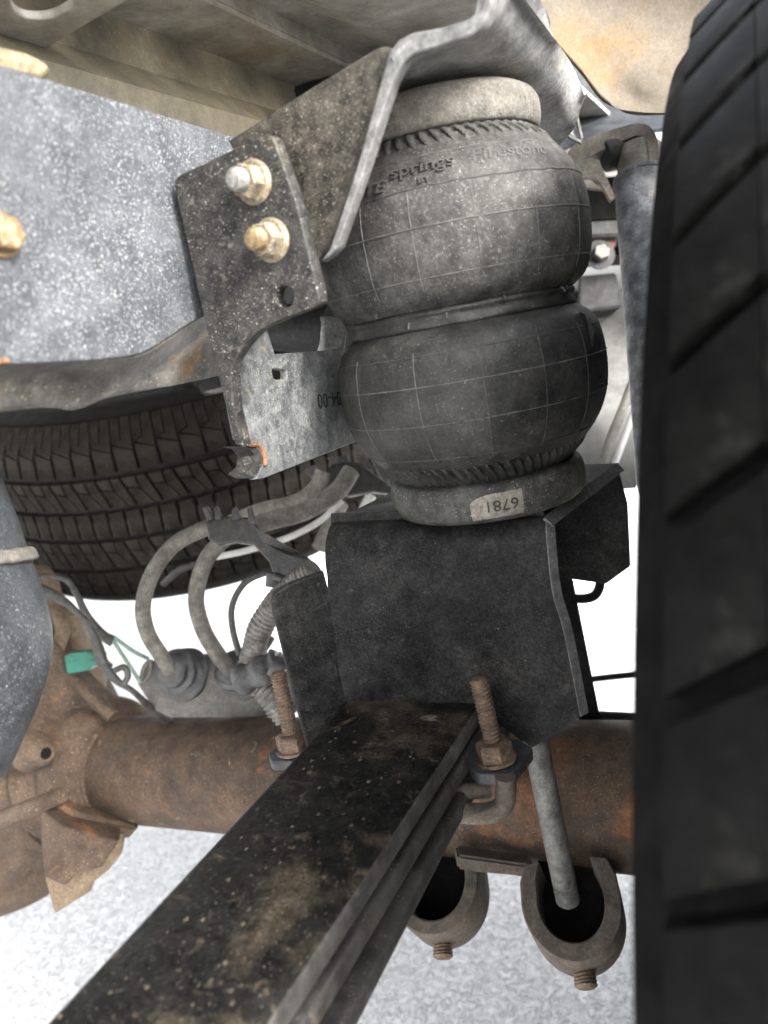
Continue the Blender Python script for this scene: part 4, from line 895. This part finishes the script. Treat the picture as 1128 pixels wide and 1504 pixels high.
q4('beam_web', [(780, 268), (1000, 250), (1000, 318), (780, 330)], .95, .05, 'void')
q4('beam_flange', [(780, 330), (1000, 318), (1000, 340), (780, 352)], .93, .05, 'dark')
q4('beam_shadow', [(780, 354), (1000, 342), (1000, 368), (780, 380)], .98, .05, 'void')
q4('end_block', [(850, 405), (905, 400), (915, 450), (850, 458)], 1.0, .06, 'dark')
t = thing('bumper_bolt', 'round grey bolt showing between the air spring and the shock absorber', 'bolt', tuple(V(880, 380, .92)))
lathe('bolt_washer', [(.003, 0), (.017, 0), (.018, .004), (.003, .005)], V(880, 376, .92), -CF + CU * .1, 'dark', t, seg=28)
add('bolt_head', hexnut(.010, .004, .014, V(880, 376, .92), -CF + CU * .1, .2), 'railund', t)
t = thing('red_marker', 'small faded red block behind the round bolt', 'marker', tuple(V(888, 362, .96)))
q4('marker_block', [(872, 352), (905, 348), (905, 362), (872, 366)], .95, .02, 'red')
t = thing('tail_panel', 'smooth light grey panel behind the lower bellow at the right', 'panel', tuple(V(900, 650, 1.05)))
rows = [[V(820, 430, 1.02), V(880, 425, 1.02), V(960, 420, 1.02)], [V(820, 500, 1.06), V(880, 500, 1.06), V(960, 498, 1.06)], [V(820, 600, 1.05), V(880, 600, 1.05), V(960, 600, 1.05)], [V(820, 720, 1.0), V(880, 720, 1.0), V(935, 715, 1.0)]]
sheet('panel_skin', rows, .004, 'grey', t, k=5)
tube('panel_rib', [V(930, 560, .99), V(915, 600, .99), V(895, 650, .98), V(882, 700, .97)], .006, 'palehose', t, seg=10)
tube('panel_rib', [V(940, 580, .99), V(925, 620, .99), V(907, 670, .98), V(895, 705, .97)], .004, 'white', t, seg=10)
t = thing('rear_strut', 'dark flat strut behind the right edge of the saddle bracket', 'strut', tuple(V(880, 1060, .66)))
prism('strut_bar', [V(806, 815, .66), V(825, 822, .66), V(842, 850, .66), V(884, 1062, .66), V(852, 1064, .66), V(818, 870, .66)], CF * .012, 'dark', t, bevel=.002)
tube('strut_spot', [V(819, 824, .655), V(820, 824, .64)], .0028, 'bare', t, seg=12, k=2)  # pale spot on the strut, built as a short stub
single('hook_end', [V(842, 879, .68), V(860, 879, .68), V(874, 874, .68), V(881, 860, .68), V(880, 845, .68)], .0042, 'dark', 'small dark rod hook below the bracket rear leg', 'hook')
single('rear_cable', [V(850, 1000, .9), V(900, 994, .9), V(1000, 984, .9)], .0038, 'dark', 'thin dark cable crossing the bright gap beside the tyre', 'cable')
single('stabiliser_bar', [V(840, 1052, .80), V(900, 1054, .80), V(1000, 1060, .80)], .0065, 'dark', 'dark round bar lying just above the axle beside the tyre', 'bar')

# ================================================================== BED AND SILLS ABOVE
t = thing('truck_bed', 'galvanised grey truck bed underside with pressed ribs', 'truck bed', (-.3, .5, 1.0))
def rail_line(px, py, x=None, z=None):
    return onx(px, py, x) if x is not None else onz(px, py, z)
zb = 1.02
# cross section (x, z), swept along Y
l0 = onx(200, 158, -.33); l1 = onx(290, 75, -.36)
l2 = onz(435, 60, l1.z + .002); l3 = onz(455, 45, l1.z + .016); l4 = onz(505, 40, l1.z + .016); l5 = onz(520, 26, l1.z + .002)
cs = [(-1.4, l1.z + .02), (-.75, l1.z + .02), (-.60, l1.z + .02), (l1.x - .005, l1.z + .002), (l2.x - .02, l1.z), (l2.x, l1.z), (l3.x, l3.z), (l4.x, l4.z), (l5.x, l1.z), (l5.x + .02, l1.z), (-.174, l1.z)]
def sweep(name, cs, y0, y1, th, m, parent):
    vs = []; 
    for y in (y0, y1):
        for s in (0, 1):
            for x, z in cs: vs.append((x, y, z + th * s))
    n = len(cs); fs = []
    for j in range(n - 1):
        fs += [(j, j + 1, 2 * n + j + 1, 2 * n + j), (n + j, 3 * n + j, 3 * n + j + 1, n + j + 1), (j, n + j, n + j + 1, j + 1), (2 * n + j, 2 * n + j + 1, 3 * n + j + 1, 3 * n + j)]
    fs += [(0, 2 * n, 3 * n, n), (n - 1, 2 * n - 1, 4 * n - 1, 3 * n - 1)]
    return add(name, mesh(vs, fs), m, parent, smooth=30)
sweep('bed_floor', cs, -.25, 1.75, .004, 'bed', t)
sweep('sill_channel', [(l0.x - .03, l0.z - .06), (l0.x - .002, l0.z - .05), (l0.x - .004, l0.z + .01), (l1.x + .006, (l0.z + l1.z) / 2), (l1.x, l1.z + .0)], -.25, 1.7, .004, 'olive', t)
# cross plate with slot
t = thing('slotted_plate', 'grey plate with an oval slot at the top left corner', 'plate', tuple(onz(60, 40, .895)))
zp = .895
plate('plate_body', [(-80, -60), (215, -60), (188, 0), (56, 78), (0, 62), (-80, 42)], onz(60, 40, zp), Z_, .004, 'bed', t, holes=[[(10, -8, 20), (60, -20, 16), (112, -14, 16), (112, 8, 14), (72, 30, 20), (26, 26, 20)]], bevel=.0008)
t = thing('rubber_lip', 'cream rounded rubber lip on top of the speckled rail', 'lip', tuple(onx(20, 100, -.30)))
plate('lip_body', [(-90, 62), (0, 68), (48, 79, 12), (76, 94, 12), (79, 112, 8), (60, 124), (-90, 100)], onx(20, 100, -.275), X_ + Z_ * -.3, .02, 'cream', t, bevel=.004)
# beam added deeper in and blackened to darken the gap and bolt hole
t = thing('gap_darkening_beam', 'dark beam added to darken the gap behind the gusset plate', 'crossmember', (-.4, .72, .9))
prism('beam', [Vector((-1.4, .62, .73)), Vector((-.20, .62, .73)), Vector((-.20, .62, l1.z)), Vector((-1.4, .62, l1.z))], Vector((0, .06, 0)), 'dark', t, bevel=.003)
# wheel house at the top right
t = thing('wheel_house', 'tan painted wheel house panel above the tyre', 'wheel house', tuple(V(860, 120, .7)))
rows = [[V(690, -80, .56), V(764, 6, .59), V(808, 52, .60), V(858, 108, .61), V(882, 140, .615), V(906, 160, .62)],
        [V(800, -90, .58), V(850, -10, .60), V(880, 50, .61), V(910, 110, .62), V(925, 145, .625), V(935, 164, .62)],
        [V(1000, -120, .56), V(1010, -20, .6), V(1000, 60, .62), V(985, 130, .62), V(980, 150, .62), V(975, 166, .62)],
        [V(1300, -120, .6), V(1260, -20, .6), V(1220, 60, .62), V(1150, 120, .62), V(1120, 150, .62), V(1100, 166, .62)]]
sheet('wheel_house_panel', rows, .003, 'liner', t, k=5)
tube('panel_edge', [V(736, -30, .575), V(763, 3, .585), V(807, 50, .597), V(857, 106, .607)], .0012, 'liner', t, seg=8)
tube('panel_edge', [V(864, 116, .61), V(881, 138, .612), V(897, 152, .616)], .0012, 'liner', t, seg=8)
# blue grey bed side behind, above the shock
t = thing('body_panel', 'smooth blue grey bed side panel behind the mount end', 'panel', tuple(V(880, 200, .9)))
sheet('side_skin', [[V(770, 60, .95), V(880, 60, .95), V(1060, 60, .95)], [V(770, 150, .93), V(880, 160, .93), V(1060, 170, .93)], [V(770, 240, .85), V(880, 200, .84), V(1060, 180, .84)]], .004, 'tank', t, k=5)
t = thing('bent_tab', 'small grey triangular sheet tab below the mount end', 'tab', tuple(V(840, 190, .62)))
tube('tab_edge', [V(826, 192, .62), V(838, 202, .62), V(853, 210, .62), V(854, 204, .62), V(846, 168, .62)], .0016, 'grey', t, seg=8, smooth=False)
plate('tab_face', [(828, 190), (852, 207), (845, 170)], V(840, 190, .623), -CF, .002, 'shock', t)
# tube and sill between bracket and bag
t = thing('cross_tube', 'dark rounded cross tube behind the bracket hole', 'tube', tuple(V(440, 500, .60)))
tube('tube_body', [V(340, 470, .66), V(400, 480, .62), V(450, 482, .60), V(490, 482, .59)], .0185, 'dark', t, seg=28)
plate('end_fitting', [(470, 462, 6), (500, 465), (512, 488), (506, 515), (474, 516, 6)], V(490, 490, .575), -CF + CR * .3, .03, 'mount', t, bevel=.003)
single('rear_hose', [V(262, 560, 1.0), V(300, 590, .98), V(330, 615, .97), V(370, 640, .97)], .011, 'groove', 'dark hose slanting in front of the spare tyre top', 'hose')
t = thing('frame_bracket', 'pale slotted bracket peeking out below the rail end', 'bracket', tuple(V(320, 570, .8)))
q4('bracket_body', [(288, 562), (345, 548), (345, 572), (296, 580)], .80, .01, 'dark')
q4('bracket_slot', [(298, 576), (345, 562), (345, 572), (310, 578)], .795, .004, 'grey', .001)
